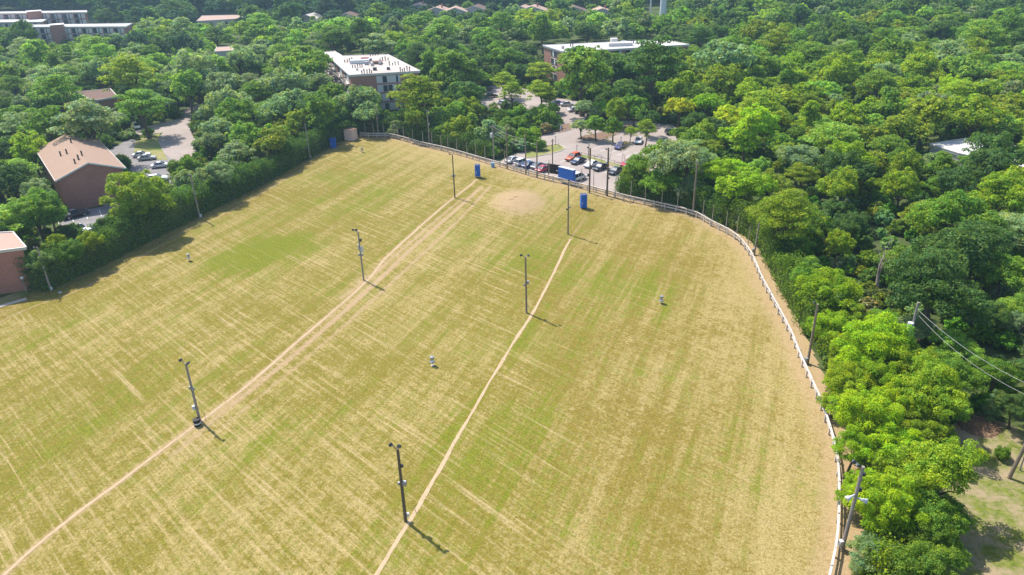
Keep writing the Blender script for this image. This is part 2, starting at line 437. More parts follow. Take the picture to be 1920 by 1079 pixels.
def build_field():
    step = .36
    xs = np.arange(-120, 62, step); ys = np.arange(22, 232, step)
    X, Y = np.meshgrid(xs, ys); xy = np.stack([X.ravel(), Y.ravel()], 1)
    ins = inside(xy, FIELD_POLY)
    dF = dist_line(xy, FENCE[::4])
    dH = dist_line(xy, HEDGE[::4])
    keep = ins | (dF < 2.6) | (dH < 1.2)
    idx = -np.ones(len(xy), int); idx[keep] = np.arange(keep.sum())
    W = len(xs); I = np.arange(len(xy)).reshape(X.shape)
    q = np.stack([I[:-1, :-1], I[:-1, 1:], I[1:, 1:], I[1:, :-1]], -1).reshape(-1, 4)
    q = q[keep[q].all(1)]; q = idx[q]
    xy = xy[keep]; dF = dF[keep]; dH = dH[keep]; ins = ins[keep]
    # heights: the low mound and a very slight roll
    u = (xy - MOUND) / np.array([6.2, 8.5])
    rr = (u ** 2).sum(1)
    z = .9 * np.exp(-rr * 1.3) + .10 * (1 + np.sin(xy[:, 0] * .09) * np.sin(xy[:, 1] * .07 + 1))
    z *= np.clip(np.minimum(dF, dH) / 6, 0, 1)
    z += .012 - .0 * z
    me = bpy.data.meshes.new('field')
    co = np.c_[xy, z]
    me.vertices.add(len(co)); me.vertices.foreach_set('co', co.ravel())
    me.loops.add(q.size); me.loops.foreach_set('vertex_index', q.ravel().astype(np.int32))
    me.polygons.add(len(q)); me.polygons.foreach_set('loop_start', np.arange(0, q.size, 4, dtype=np.int32))
    me.update(calc_edges=True); me.validate()
    me.polygons.foreach_set('use_smooth', np.ones(len(me.polygons), bool))
    def A(name, val):
        a = me.attributes.new(name, 'FLOAT', 'POINT'); a.data.foreach_set('value', val.astype(np.float32))
    g = lambda d, w: np.exp(-(d / w) ** 2)
    wear = .55 * g(dist_line(xy, smooth_line([G(1070, 449), G(1082, 430), G(1100, 405)], .5)), .7) + .5 * g(dist_line(xy, PATH1), .6) + .45 * g(dist_line(xy, PATH2), .6) + .7 * g(dist_line(xy, EDGE_PATH), .5)
    for k, t in enumerate(TRACKS): wear = np.maximum(wear, (.80, .76, .46, .52)[k] * g(dist_line(xy, t), .62) * (.6 + .4 * np.clip((xy[:, 1] - 75) / 45, 0, 1)))
    wear += .26 * g(dist_line(xy, PATH1), 2.4) + .08 * g(dist_line(xy, TRACKS[0]), 2.2)
    wear += np.where(ins, 0, 1) * .8 * (dF < 2.6)                       # earth strip beyond the fence
    wear += .78 * np.exp(-(rr / 1.3) ** 2.6)                              # the dry mound
    for p, r, a in (((683, 527), 3.2, .6), ((650, 515), 3.5, .35), ((375, 790), 2.2, .5), ((987, 588), 2., .45), ((762, 980), 2., .5), ((895, 338), 3., .4),
                    ((1040, 352), 6, .45), ((975, 322), 5, .45), ((740, 268), 6, .35), ((1100, 395), 2.5, .4), ((330, 880), 5.5, .35), ((300, 960), 6, .28)):
        wear = np.maximum(wear, a * g(np.linalg.norm(xy - G(*p)[:2], axis=1), r))
    wear = np.maximum(wear, .52 * g(dF, 2.6) + .18 * g(dF, 6))
    far = np.clip((xy[:, 1] - 60) / 120, 0, 1)
    straw = .24 * g(dF, 6.5) + .05 * g(dF, 16) + .16 * np.exp(-(rr / 3.2) ** 2)
    for p, r, a in (((1330, 560), 16, .12), ((820, 300), 18, .16), ((1250, 440), 12, .12), ((560, 560), 9, -.06), ((800, 470), 9, .18), ((780, 560), 7, .12), ((1480, 1000), 10, .12)):
        straw += a * g(np.linalg.norm(xy - G(*p)[:2], axis=1), r)
    lush = np.zeros(len(xy))
    for p, r, a in (((500, 470), 7, .95), ((460, 490), 5, .6), ((530, 460), 5, .6), ((430, 480), 4, .4), ((420, 510), 4, .4), ((330, 410), 5, .3), ((1160, 560), 16, .22), ((820, 860), 12, .2),
                    ((980, 830), 12, .22), ((230, 740), 14, .25), ((1020, 640), 9, .25), ((700, 330), 14, .15), ((620, 380), 14, .25), ((1180, 520), 10, .25), ((1000, 500), 8, .35), ((1130, 420), 7, .3), ((960, 430), 6, .3),
                    ((100, 850), 12, .2), ((850, 1000), 9, .2), ((1200, 900), 14, .12), ((560, 770), 8, .1)):
        lush += a * g(np.linalg.norm(xy - G(*p)[:2], axis=1), r)
    lush += .35 * g(dist_line(xy, [G(70, 575)[:2], G(150, 545)[:2]]), 2.2)
    # cross streaks fade to the right of the second path
    side = np.clip((G(1000, 600)[0] - xy[:, 0]) / 18 + .75, .42, 1) * np.clip(dH / 8, 0, 1)
    A('wear', wear); A('straw', straw); A('lush', lush); A('cross', side)
    sc = MOUND + np.array([-1., .5])
    a = R_(25); e = np.array([math.cos(a), math.sin(a)])
    along = (xy - sc) @ e; across = (xy - sc) @ np.array([-e[1], e[0]])
    A('scar', .30 * np.exp(-((rr - 1.35) / .22) ** 2) * (xy[:, 0] < MOUND[0] + 2) + (.55 + .4 * np.sin(along * 2.1) * np.sin(across * 3)) * np.exp(-(along / 3.6) ** 4 - ((across - .5 * np.sin(along * .9)) / 1.3) ** 2))
    o = bpy.data.objects.new('field', me); COL.objects.link(o); me.materials.append(MATS['dry_turf'])
    tag(o, 'wide mown field of sun-dried grass with worn tracks', 'field', kind='structure')
build_field()

def strip(name, line, w, z, mat, label, seed=0, cat='path'):
    r = np.random.default_rng(seed)
    t = np.gradient(line, axis=0); t /= np.linalg.norm(t, axis=1)[:, None]
    nrm = np.stack([-t[:, 1], t[:, 0]], 1)
    def wob(): 
        k = r.normal(size=len(line) + 8); k = np.convolve(k, np.ones(9) / 9, 'valid') * 1.6; return k
    a = line + nrm * (w / 2 * (1 + .45 * wob()))[:, None]; b = line - nrm * (w / 2 * (1 + .45 * wob()))[:, None]
    me = bpy.data.meshes.new(name)
    v = [(p[0], p[1], 0) for p in a] + [(p[0], p[1], 0) for p in b]; L = len(line)
    zz = lambda p: z + .10 * (1 + math.sin(p[0] * .09) * math.sin(p[1] * .07 + 1)) + .9 * math.exp(-1.3 * (((p[0] - MOUND[0]) / 6.2) ** 2 + ((p[1] - MOUND[1]) / 8.5) ** 2))
    v = [(x, y, zz((x, y))) for x, y, _ in v]
    f = [[i, L + i, L + i + 1, i + 1] for i in range(L - 1)]
    me.from_pydata(v, [], f); me.materials.append(MATS[mat])
    o = bpy.data.objects.new(name, me); COL.objects.link(o)
    return tag(o, label, cat, kind='structure')
strip('dirt_path', PATH1, .38, .03, 'path_earth', 'dirt track worn beside the row of light poles', 1)
strip('dirt_path', PATH2, .44, .03, 'path_earth', 'narrow winding dirt path across the middle of the field', 2)

# parking lots, roads, islands
Z1 = lambda *q: [(860 + x / 5.394, 160 + y / 5.394) for x, y in q]
LOT_PX = [(935, 306), (948, 296), (985, 282), (1002, 263), (1008, 254), (1062, 243), (1050, 228), (1040, 212), (985, 204), (895, 204), (905, 172), (925, 158), (990, 168),
          (1045, 184), (1092, 192), (1112, 204), (1102, 222), (1100, 236), (1180, 226), (1258, 234), (1285, 250), (1262, 288), (1200, 356), (1142, 365), (1090, 351), (1013, 333)]
LOT_W = [tuple(G(*p)[:2]) for p in LOT_PX]
sheet('parking_lot', LOT_PX, .006, 'asphalt', 'pale worn asphalt car park beyond the fence')
LOT2_PX = [(112, 410), (128, 399), (192, 388), (262, 335), (232, 308), (196, 286), (240, 262), (300, 262), (335, 300), (335, 345), (280, 362), (206, 428), (150, 448), (118, 440)]
LOT2_W = [tuple(G(*p)[:2]) for p in LOT2_PX]
sheet('parking_lot', LOT2_PX, .006, 'asphalt_grey', 'grey car park between the brown-roofed building and the hedge')
ROAD_PX = [(250, 243), (290, 234), (340, 222), (345, 205), (392, 190), (398, 198), (364, 214), (360, 228), (366, 250), (368, 272), (366, 300), (346, 308), (318, 297), (300, 280), (294, 262), (306, 249), (258, 254)]
ROAD_W = [tuple(G(*p)[:2]) for p in ROAD_PX]
sheet('road', ROAD_PX, .012, 'asphalt', 'curving pale road through the trees', 'road')
sheet('verge', [(360, 236), (375, 255), (395, 285), (420, 300), (440, 290), (400, 258), (375, 240)], .016, 'verge_grass', 'small bright grass verge beside the curving road', 'lawn')
sheet('verge', [(255, 262), (300, 250), (297, 268), (315, 300), (290, 300), (250, 290)], .016, 'verge_grass', 'shaded worn lawn by the road bend', 'lawn')
CLEAR_PX = [(1770, 800), (1830, 775), (1960, 820), (2000, 1150), (1760, 1150), (1700, 1079), (1760, 960)]
CLEAR_W = [tuple(G(*p)[:2]) for p in CLEAR_PX]
sheet('clearing', CLEAR_PX, .004, 'clearing', 'sandy weedy clearing behind the trees', 'ground')
_c = G(1822, 815)[:2]; _e = unit2 = (G(1800, 850) - G(1835, 790))[:2]; _e = _e / np.linalg.norm(_e)
_rr = [.75 + .25 * math.sin(3 * a) + .18 * math.sin(7 * a + 1) + rnd.uniform(-.08, .08) for a in np.arange(0, 6.28, .12)]
sheet('sandy_patch', [tuple(_c + _e * 4.6 * q * math.cos(a) + np.array([-_e[1], _e[0]]) * 2.0 * q * math.sin(a)) for a, q in zip(np.arange(0, 6.28, .12), _rr)], .008, 'path_earth', 'bare sandy patch at the edge of the clearing', 'ground', world=True)
sheet('sandy_drive', [(1348, 274), (1380, 272), (1394, 292), (1360, 296)], .012, 'path_earth', 'sandy drive glimpsed between the trees', 'road')
m = MB(); m.box((*((G(5, 573)[:2] + G(36, 566)[:2]) / 2), .06), (4.6, .9, .1), math.atan2(*(G(36, 566) - G(5, 575))[[1, 0]]))
tag(m.build('slab', 'concrete'), 'pale concrete slab on the lawn at the field corner', 'slab')
sheet('verge', [(-160, 640), (-30, 590), (20, 565), (60, 550), (52, 540), (0, 560), (-160, 610)], .03, 'verge_grass', 'green lawn below the brick building', 'lawn')

def island(q, mat, label):
    poly = ccw([tuple(G(*p)[:2]) for p in q])
    t = empty('traffic_island', (*np.mean(poly, 0), 0), label, 'traffic island'); t['kind'] = 'structure'
    c = np.mean(poly, 0)
    inner = [tuple(c + (np.array(p) - c) * (1 - .22 / max(.6, np.linalg.norm(np.array(p) - c)))) for p in poly]
    loc = lambda P_: [(p[0] - c[0], p[1] - c[1]) for p in P_]
    k = MB(); A, B = loc(poly), loc(inner); L = len(A)
    for i in range(L):
        j = (i + 1) % L
        k.face([(*A[i], 0), (*A[j], 0), (*A[j], .14), (*A[i], .14)])
        k.face([(*A[i], .14), (*A[j], .14), (*B[j], .14), (*B[i], .14)])
        k.face([(*B[i], .14), (*B[j], .14), (*B[j], .05), (*B[i], .05)])
    k.build('kerb', 'concrete', t)
    b = MB(); b.face([(*p, .11) for p in B]); b.build('planting_bed', mat, t)
island(Z1((690, 660), (860, 615), (1000, 598), (1060, 620), (1078, 645), (1040, 668), (940, 695), (840, 715), (740, 735), (660, 740)), 'verge_grass', 'sandy grass island at the car park entrance')
island(Z1((700, 505), (790, 470), (1000, 400), (1135, 388), (1150, 452), (1000, 485), (800, 522), (700, 540)), 'mulch', 'brown bed below the clipped bushes')
island(Z1((1200, 545), (1240, 520), (1500, 465), (1690, 412), (1760, 400), (1760, 430), (1500, 545), (1330, 575), (1230, 568)), 'mulch', 'mulched island under the row of young trees')
island(Z1((1215, 700), (1255, 706), (1620, 806), (1720, 850), (1690, 862), (1600, 832), (1240, 730)), 'verge_grass', 'narrow dry strip between the rows of cars')

# stall lines
fd = G(1138, 367)[:2] - G(986, 328)[:2]; fd /= np.linalg.norm(fd)        # along the fence
fn = np.array([-fd[1], fd[0]])                                           # away from the fence
if fn[1] < 0: fn = -fn
m = MB(); a0 = G(1062, 300)[:2]
for k in range(12):
    c = a0 + fd * k * 2.75
    m.face([(*(c + fn * s * 2.5 + fd * e * .06), .011) for s, e in ((-1, -1), (-1, 1), (1, 1), (1, -1))])
a1 = G(1120, 277)[:2]
for k in range(8):
    c = a1 + fd * k * 2.75
    m.face([(*(c + fn * s * 2.5 + fd * e * .06), .011) for s, e in ((-1, -1), (-1, 1), (1, 1), (1, -1))])
a2 = G(160, 398)[:2]; w2 = G(190, 387)[:2] - G(130, 398)[:2]; w2 /= np.linalg.norm(w2); n2 = np.array([w2[1], -w2[0]])
for k in range(-2, 5):
    c = a2 + w2 * k * 2.7 + n2 * 2.6
    m.face([(*(c + n2 * s * 2.4 + w2 * e * .07), .011) for s, e in ((-1, -1), (-1, 1), (1, 1), (1, -1))])
tag(m.build('parking_lines', 'paint_white'), 'faded painted stall lines', 'markings', kind='structure')

# ------------------------------------------------------------------ fence
def build_fence():
    t = empty('wooden_fence', (*FENCE[0], 0), 'weathered pale wooden rail fence curving round the far and right edge of the field', 'fence')
    o = FENCE[0]
    S = len(FENCE)
    # posts every 2.4 m on the line
    stepi = 5
    ids = list(range(0, S, stepi))
    proto = None
    for i in ids[:99]:
        if proto is None:
            mb = MB(); mb.box((0, 0, .66), (.20, .18, 1.36)); proto = mb.build('post', 'fence_paint', t); p = proto
        else:
            p = proto.copy(); COL.objects.link(p)
        q = FENCE[i]; d = FENCE[min(i + 1, S - 1)] - FENCE[max(i - 1, 0)]
        p.location = (q[0] - o[0], q[1] - o[1], 0)
        p.rotation_euler = (rnd.gauss(0, .035), rnd.gauss(0, .04), math.atan2(d[1], d[0]))
        p.scale = (1, 1, 1 + rnd.uniform(-.04, .07))
    for z, w, h, off in ((1.10, .05, .26, -.11), (.58, .05, .26, -.11), (1.27, .24, .05, 0)):
        mb = MB()
        for a, b in zip(ids, ids[1:]):
            d = FENCE[b] - FENCE[a]; L = np.linalg.norm(d); nn = np.array([-d[1], d[0]]) / L
            A = FENCE[a] - o + nn * off * -1; B = FENCE[b] - o + nn * off * -1
            dz = rnd.uniform(-.025, .025)
            g = d / L * .004
            mb.bar((*(A + g), z + dz), (*(B - g), z + rnd.uniform(-.025, .025)), w, h)
        mb.build('rail' if z < 1.2 else 'cap_rail', 'fence_paint', t)
    proto = None
    tall = [(683, 258, 4.0), (699, 258, 4.2), (720.6, 258, 4.2), (738.5, 261, 4.), (747, 262, 4.), (757, 265, 4.), (774, 269.5, 4.), (792, 275, 4.), (809, 278.5, 4.), (824, 283, 4.), (839, 286, 4.), (855, 291, 4.),
            (872, 296, 4.), (889, 301, 4.), (907, 306, 4.3), (943, 316, 4.5), (965, 322, 4.5), (1027, 338.5, 5.), (1088.5, 354, 4.8), (1111, 360, 4.4), (1151, 371, 4.6), (1178, 378, 4.6), (1207, 384.5, 4.6), (1236.5, 391, 4.8),
            (1267, 398, 4.8), (1313, 413, 4.2), (1333, 425, 4.2), (1357, 437, 4.4), (1376, 449, 4.2), (1399, 470, 4.6)]
    for x, y, h in tall:
        q = G(x, y)[:2]; k = int(np.argmin(np.linalg.norm(FENCE - q, axis=1))); d = FENCE[min(k + 1, S - 1)] - FENCE[max(k - 1, 0)]
        nn = np.array([-d[1], d[0]]) / np.linalg.norm(d)
        if nn @ (np.array([0, 110.]) - FENCE[k]) > 0: nn = -nn
        q = FENCE[k] + nn * .34
        if proto is None:
            mb = MB(); mb.tube([(0, 0, 0), (0, 0, .5), (0, 0, 1)], [.085, .08, .065], 7); proto = p = mb.build('tall_post', 'post_wood', t)
        else:
            p = proto.copy(); COL.objects.link(p)
        p.location = (q[0] - o[0], q[1] - o[1], 0); p.scale = (1, 1, h * rnd.uniform(.93, 1.05)); p.rotation_euler = (rnd.gauss(0, .012), rnd.gauss(0, .012), 0)
build_fence()
# short second fence end at the lower right
b = G(1612, 1075)[:2]
t = empty('wooden_fence', (*b, 0), 'short run of grey rails at the foot of the bushes', 'fence')
d2 = np.array([.45, -.9])
for k in range(4):
    MB().box((*(d2 * k * 2.0), .6), (.15, .15, 1.2), 1.1).build('post', 'fence_paint', t)
for z in (.55, 1.05):
    MB().bar((-d2[0] * .2 + .1, -d2[1] * .2, z), (d2[0] * 6.2 + .1, d2[1] * 6.2, z), .05, .2).build('rail', 'fence_paint', t)
b = G(1688, 1066)[:2]
t = empty('wooden_post', (*b, 0), 'thick grey cut-off pole standing among bushes', 'post')
MB().tube([(0, 0, 0), (0, 0, 2.9)], [.22, .19], 10).build('shaft', 'wood_grey', t)
MB().cyl((0, 0, 2.9), .2, .04, 10, .15).build('cap', 'wood_pole', t)

# ------------------------------------------------------------------ light poles
def floodlight(parent, x, y, z, rz, tilt=.6, arm=None):
    ax = Vector((math.cos(rz), math.sin(rz), 0)); ay = Vector((-math.sin(rz), math.cos(rz), 0))
    f = (ax * math.cos(tilt) - Vector((0, 0, 1)) * math.sin(tilt)); u = ay.cross(f)
    c = Vector((x, y, z)) + f * .15
    h = MB().box(c, (.18, .40, .32), axes=(f, ay, u)).build('floodlight', 'dark_metal', parent, bevel=.03)
    MB().box(c + f * .12, (.03, .33, .25), axes=(f, ay, u)).build('lens', 'grey_metal', h)

def light_pole(name, base, top, mat, label, lights=((2.4, .75), (.4, .5)), r=(.16, .10), boxes=(), group=None, cat='light pole', arm=.75, lean=(0, 0)):
    b = G(*base); h = height_at(base, top)
    t = empty(name, b, label, cat, group); t.rotation_euler = (lean[0], lean[1], 0)
    MB().tube([(0, 0, 0), (0, 0, h * .5), (0, 0, h)], [r[0], (r[0] + r[1]) / 2, r[1]], 10).build('pole', mat, t, smooth=False)
    for k, (az, L) in enumerate(lights):
        ax = Vector((math.cos(az), math.sin(az), 0))
        MB().bar((0, 0, h - .12), ax * L + Vector((0, 0, h + .12)), .07, .07).build('bracket', 'dark_metal', t)
        floodlight(t, ax.x * L, ax.y * L, h + .18, az)
    for z, az, s, mm in boxes:
        ax = Vector((math.cos(az), math.sin(az), 0))
        MB().box(ax * (.16 + s / 2) + Vector((0, 0, z)), (s, s * 1.05, s * 1.6), az).build('junction_box', mm, t, bevel=.02)
    return t
GP = 'light poles standing in the field'
light_pole('light_pole', (375, 790), (349.6, 681.8), 'wood_grey', 'grey light pole with a black barrel at its foot', ((2.5, .85), (-.3, .3)), (.17, .13), ((4.9, 2.6, .25, 'grey_metal'), (4.9, -.5, .25, 'grey_metal'), (2.1, 3.3, .34, 'white_metal')), GP)
light_pole('light_pole', (761, 980), (746.9, 842.4), 'wood_dark', 'dark greenish light pole nearest the camera beside the dirt path', ((2.5, .8), (1.2, .2)), (.18, .14), ((7.4, -.2, .22, 'dark_metal'), (5.2, -.2, .34, 'grey_metal'), (1.0, .2, .26, 'white_metal'), (5.1, 2.9, .22, 'grey_metal')), GP)
t_ = light_pole('light_pole', (682.3, 527), (671.2, 434.5), 'wood_grey', 'grey light pole with a white square sign halfway up', ((2.6, .9), (2.2, .45)), (.15, .11), ((7.6, -.2, .3, 'dark_metal'), (4.9, 3.0, .25, 'grey_metal'), (4.9, -.2, .25, 'grey_metal')), GP)
MB().box((.36, -.2, 6.0), (.5, .06, 1.1), -.15).build('sign_panel', 'white_metal', t_); MB().box((-.22, .1, 6.3), (.14, .3, .9), -.15).build('cabinet', 'white_metal', t_)
light_pole('light_pole', (987.2, 588.5), (984, 481.7), 'wood_pole', 'brown light pole with two floodlights above the winding path', ((2.5, .7), (.6, .4)), (.17, .13), ((5.4, .0, .32, 'grey_metal'), (5.0, 3., .22, 'grey_metal')), GP)
light_pole('light_pole', (853, 372.5), (848.5, 290.3), 'wood_dark', 'thin dark light pole left of the dry mound', ((3.0, .5),), (.15, .11), ((5.2, 0, .28, 'grey_metal'), (5.2, 3.1, .28, 'grey_metal')), GP)
light_pole('light_pole', (1065, 440), (1066, 341), 'wood_pole', 'tall brown pole at the head of the winding path', ((1.4, .25),), (.16, .12), ((5.6, 0, .25, 'grey_metal'), (5.2, 3.1, .22, 'dark_metal')), GP)
GE = 'poles standing round the edge of the field'
light_pole('light_pole', (1414, 478), (1427, 394.5), 'wood_grey', 'leaning grey pole where the fence turns down the right side', ((2.7, .5),), (.16, .12), ((.9, 3.4, .34, 'grey_metal'),), GE, lean=(0, .03))
light_pole('light_pole', (1514, 682), (1533.6, 570.7), 'wood_pole', 'stout brown pole against yellow-green trees right of the fence', ((2.6, .3),), (.18, .15), ((.7, 3.6, .4, 'grey_metal'),), GE)
t_ = light_pole('light_pole', (1579, 1030), (1607.8, 875.4), 'wood_grey', 'nearest grey pole by the fence with white loudspeaker horns', ((2.4, .7), (2.9, .3)), (.20, .16), ((.9, 3.4, .38, 'white_metal'), (7.4, 0, .25, 'dark_metal'), (9.2, 0, .22, 'dark_metal')), GE, lean=(0, .02))
for az, z in ((3.5, 6.9), (-.3, 6.5)):
    ax = Vector((math.cos(az), math.sin(az), -.25)); h0 = Vector((0, 0, z)) + ax * .18
    MB().tube([h0, h0 + ax * .3, h0 + ax * .6, h0 + ax * .85], [.08, .10, .18, .29], 14).build('horn_speaker', 'white_metal', t_, smooth=True)
light_pole('light_pole', (96, 546), (71.7, 464), 'wood_grey', 'grey pole before the yellow-topped vines at the field corner', ((-2, .25),), (.17, .12), ((.6, -.6, .3, 'white_metal'), (4.6, -1, .25, 'grey_metal')), GE)
light_pole('light_pole', (375, 410), (358.6, 328), 'wood_grey', 'pale grey pole before the hedge left of the lime tree', ((-2, .25),), (.17, .12), ((.7, -.4, .36, 'white_metal'), (5.5, -1, .22, 'grey_metal')), GE)
light_pole('light_pole', (581.5, 299), (571.8, 232), 'wood_grey', 'slender pale pole before the hedge near the blue cabin', ((2.5, .3),), (.15, .11), ((.7, -.4, .3, 'grey_metal'),), GE)
light_pole('light_pole', (1298.6, 405.4), (1310.7, 303.4), 'wood_pole', 'tall brown pole behind the fence before the grey-green trees', ((-2, .3),), (.19, .15), ((1.2, -2, .3, 'grey_metal'),), GE)
light_pole('light_pole', (1105, 362.5), (1107.5, 278), 'wood_dark', 'dark brown pole on the field just right of the blue signboard', ((2.8, .45),), (.20, .16), ((4.2, 3.4, .36, 'dark_metal'),), GE)
light_pole('light_pole', (1138, 368), (1143.4, 281), 'wood_dark', 'dark pole with dome light where old boards meet the new fence', ((2.9, .4), (1.5, .3)), (.22, .17), ((7.6, 2.9, .34, 'white_metal'), (5.8, 0, .3, 'dark_metal'), (4.1, 0, .25, 'dark_metal')), GE)
light_pole('light_pole', (805.6, 275), (804, 208), 'wood_grey', 'pale pole with a white lamp head behind the far fence', ((3.0, .6), (.2, .3)), (.16, .12), ((6, 0, .25, 'grey_metal'),), GE)
light_pole('light_pole', (710, 257), (706, 197), 'wood_grey', 'pale pole at the left end of the far fence', ((2.8, .5),), (.16, .12), ((5.4, 0, .25, 'grey_metal'),), GE)

def utility_pole(base, top, label, arm=None, trans=False, mat='wood_pole', r=(.19, .13), az=.6):
    b = G(*base); h = height_at(base, top) if top else 11.5
    t = empty('utility_pole', b, label, 'utility pole', 'utility poles')
    MB().tube([(0, 0, 0), (0, 0, h * .5), (0, 0, h)], [r[0], sum(r) / 2, r[1]], 10).build('pole', mat, t)
    if arm:
        x, y = math.cos(az), math.sin(az)
        MB().bar((-x * arm, -y * arm, h - .5), (x * arm, y * arm, h - .5), .1, .13).build('crossarm', 'wood_grey', t)
        for s in (-.85, .85):
            MB().cyl((x * arm * s, y * arm * s, h - .43), .06, .2, 8, .04).build('insulator', 'white_metal', t)
    if trans:
        MB().tube([(-.42, -.1, h * .72 - .5), (-.42, -.1, h * .72), (-.42, -.1, h * .72 + .5)], [.3, .31, .3], 14).build('transformer', 'white_metal', t, smooth=False)
        MB().box((-.18, -.05, h * .72), (.3, .1, .2)).build('bracket', 'dark_metal', t)
    return t, h
u1, h1 = utility_pole((926, 303), (925, 234), 'pale utility pole with crossarm left of the car park', .9, True, 'wood_grey')
u2, h2 = utility_pole((951, 317.6), (950, 236), 'yellowish utility pole at the fence gap', None)
u3, h3 = utility_pole((986, 328), (987, 248), 'brown utility pole before the fence-side parked cars', None, mat='wood_pole')
u4, h4 = utility_pole((1007, 334), (1007, 264), 'brown utility pole in front of the grey parked car', None)
u5, h5 = utility_pole((1036, 322), (1036, 261), 'thin dark pole behind the black board', .45, mat='wood_dark', r=(.14, .11))
u6, h6 = utility_pole((1690, 700), (1707.5, 567.7), 'utility pole with grey transformer rising out of the right-hand trees', None, False, 'wood_grey', (.2, .15))
MB().tube([(-.45, -.2, h6 - 3.9), (-.45, -.2, h6 - 2.8)], [.36, .36], 14).build('transformer', 'white_metal', u6)
u7, h7 = utility_pole((1892, 897), None, 'leaning utility pole at the sandy clearing', .9, mat='wood_pole', r=(.21, .16))
u7.rotation_euler = (0, .12, 0)
b_ = G(1912, 882)
t = empty('wooden_post', b_, 'short thin stake beside the leaning utility pole', 'post')
MB().tube([(0, 0, 0), (0, 0, 2.6)], [.09, .07], 8).build('shaft', 'wood_grey', t); MB().box((0, 0, 2.65), (.24, .1, .12)).build('cap', 'wood_grey', t)

def wire(a, b, sag, label, r=.035):
    a, b = Vector(a), Vector(b)
    pts = [a.lerp(b, k / 16) - Vector((0, 0, sag * 4 * (k / 16) * (1 - k / 16))) for k in range(17)]
    return tag(MB().tube(pts, r, 5).build('overhead_wire', 'wire'), label, 'wire')
wp = lambda o, h, dx=0, dy=0: (o.location.x + dx, o.location.y + dy, h)
for k, (dz, lab) in enumerate(((.45, 'highest overhead wire from the pole with crossarm'), (1.3, 'middle overhead wire from the pole with crossarm'), (2.1, 'lowest overhead wire from the pole with crossarm'))):
    wire(wp(u1, h1 - dz, .25 * k, 0), wp(u3, h3 - dz - 1.2, .1, 0), .6, lab, .03)
wire(wp(u3, h3 - 2.2), wp(u4, h4 - .9), .1, 'short overhead wire between the two brown utility poles', .03)
u7top = (u7.location.x + math.sin(.12) * h7, u7.location.y, math.cos(.12) * h7 - .6)
wire(wp(u6, h6 - .9), u7top, 1.0, 'thick pale cable drooping between the two right-hand utility poles', .02)
wire(wp(u6, h6 - 1.6, .15, 0), (u7top[0], u7top[1], u7top[2] - 1.2), 1.3, 'thin lower cable between the two right-hand utility poles', .018)

# ------------------------------------------------------------------ cabins, boards, shed, barrels
def cabin(base, w, d, h, leg, rz, label):
    t = empty('blue_cabin', G(*base), label, 'cabin', 'blue cabins on the field', rz)
    MB().box((0, 0, leg + h / 2), (w, d, h)).build('body', 'blue_panel', t, bevel=.02)
    MB().box((0, 0, leg + h + .05), (w + .14, d + .14, .08)).build('roof', 'blue_roof', t)
    for sx in (-1, 1):
        for sy in (-1, 1):
            MB().box((sx * (w / 2 - .1), sy * (d / 2 - .1), leg / 2), (.12, .12, leg)).build('leg', 'blue_roof', t)
    MB().box((-.05, -d / 2 - .012, leg + h * .48), (w * .72, .024, h * .86)).build('door', 'blue_panel', t)
    MB().box((-w * .28, -d / 2 - .03, leg + h * .38), (.1, .03, .55)).build('notice', 'white_metal', t)
    MB().box((w * .24, -d / 2 - .05, leg + h * .5), (.05, .06, .2)).build('handle', 'grey_metal', t)
cabin((896, 333.5), 1.2, 1.15, 2.65, .45, .1, 'blue cabin on short legs at the far end of the dirt track')
cabin((1094, 391), 1.25, 1.2, 2.75, .3, .12, 'blue cabin on short legs right of the tall brown pole')
cabin((625.5, 277), 1.35, 1.25, 2.55, .06, -.2, 'blue cabin in the shade against the dark hedge')

# shed
b = G(659, 263)
t = empty('shed', b, 'pale pinkish boarded shed in the far corner of the field', 'shed', rz=-.35)
w, d, h = 2.7, 2.6, 2.9
mb = MB().box((0, 0, h / 2 + .15), (w, d, h)); mb.build('wall', 'shed_paint', t, bevel=.02)
mb = MB()
for k in range(9): mb.box((0, -d / 2 - .02, .35 + k * .31), (w - .1, .04, .26))
mb.build('boarding', 'shed_paint', t)
MB().box((0, 0, h + .2), (w + .16, d + .16, .08)).build('roof', 'shingle_brown', t)
MB().box((.3, -d / 2 - .055, 1.1), (.9, .03, 1.9)).build('door', 'shed_paint', t)
MB().box((0, 0, .08), (w - .2, d - .2, .16)).build('skid', 'wood_dark', t)

# blue signboard and black board behind the fence
def board(name, bl, br, zb, zt, thick, mat, roofmat, label, cat, dy=0):
    A, B = G(*bl), G(*br); A[1] += dy; B[1] += dy
    mid = (A + B) / 2; d = B - A; L = float(np.linalg.norm(d[:2])); rz = math.atan2(d[1], d[0])
    t = empty(name, (mid[0], mid[1], 0), label, cat, rz=rz)
    MB().box((0, 0, (zb + zt) / 2), (L, thick, zt - zb)).build('panel', mat, t, bevel=.015)
    for s in (-1, 1):
        MB().box((s * (L / 2 - .12), thick / 2 + .1, zb / 2 + .2), (.16, .16, zb + .4)).build('post', roofmat[1], t)
    if roofmat[0]: MB().box((0, 0, zt + .04), (L + .08, thick + .1, .06)).build('roof', roofmat[0], t)
    return t, L
fb = G(1050, 344.5); 
t, L = board('blue_signboard', (1049, 343), (1077, 350.5), 1.15, 3.75, .9, 'blue_panel', ('white_metal', 'blue_panel'), 'blue box-shaped signboard raised on posts at the fence', 'signboard', .5)
t, L = board('black_signboard', (1027, 335), (1053, 339), 1.1, 3.4, .25, 'black_board', (None, 'wood_dark'), 'black signboard standing beside the blue one', 'signboard', .9)
MB().box((L * .22, -.14, 2.0), (.5, .02, .22)).build('notice', 'paint_white', t)

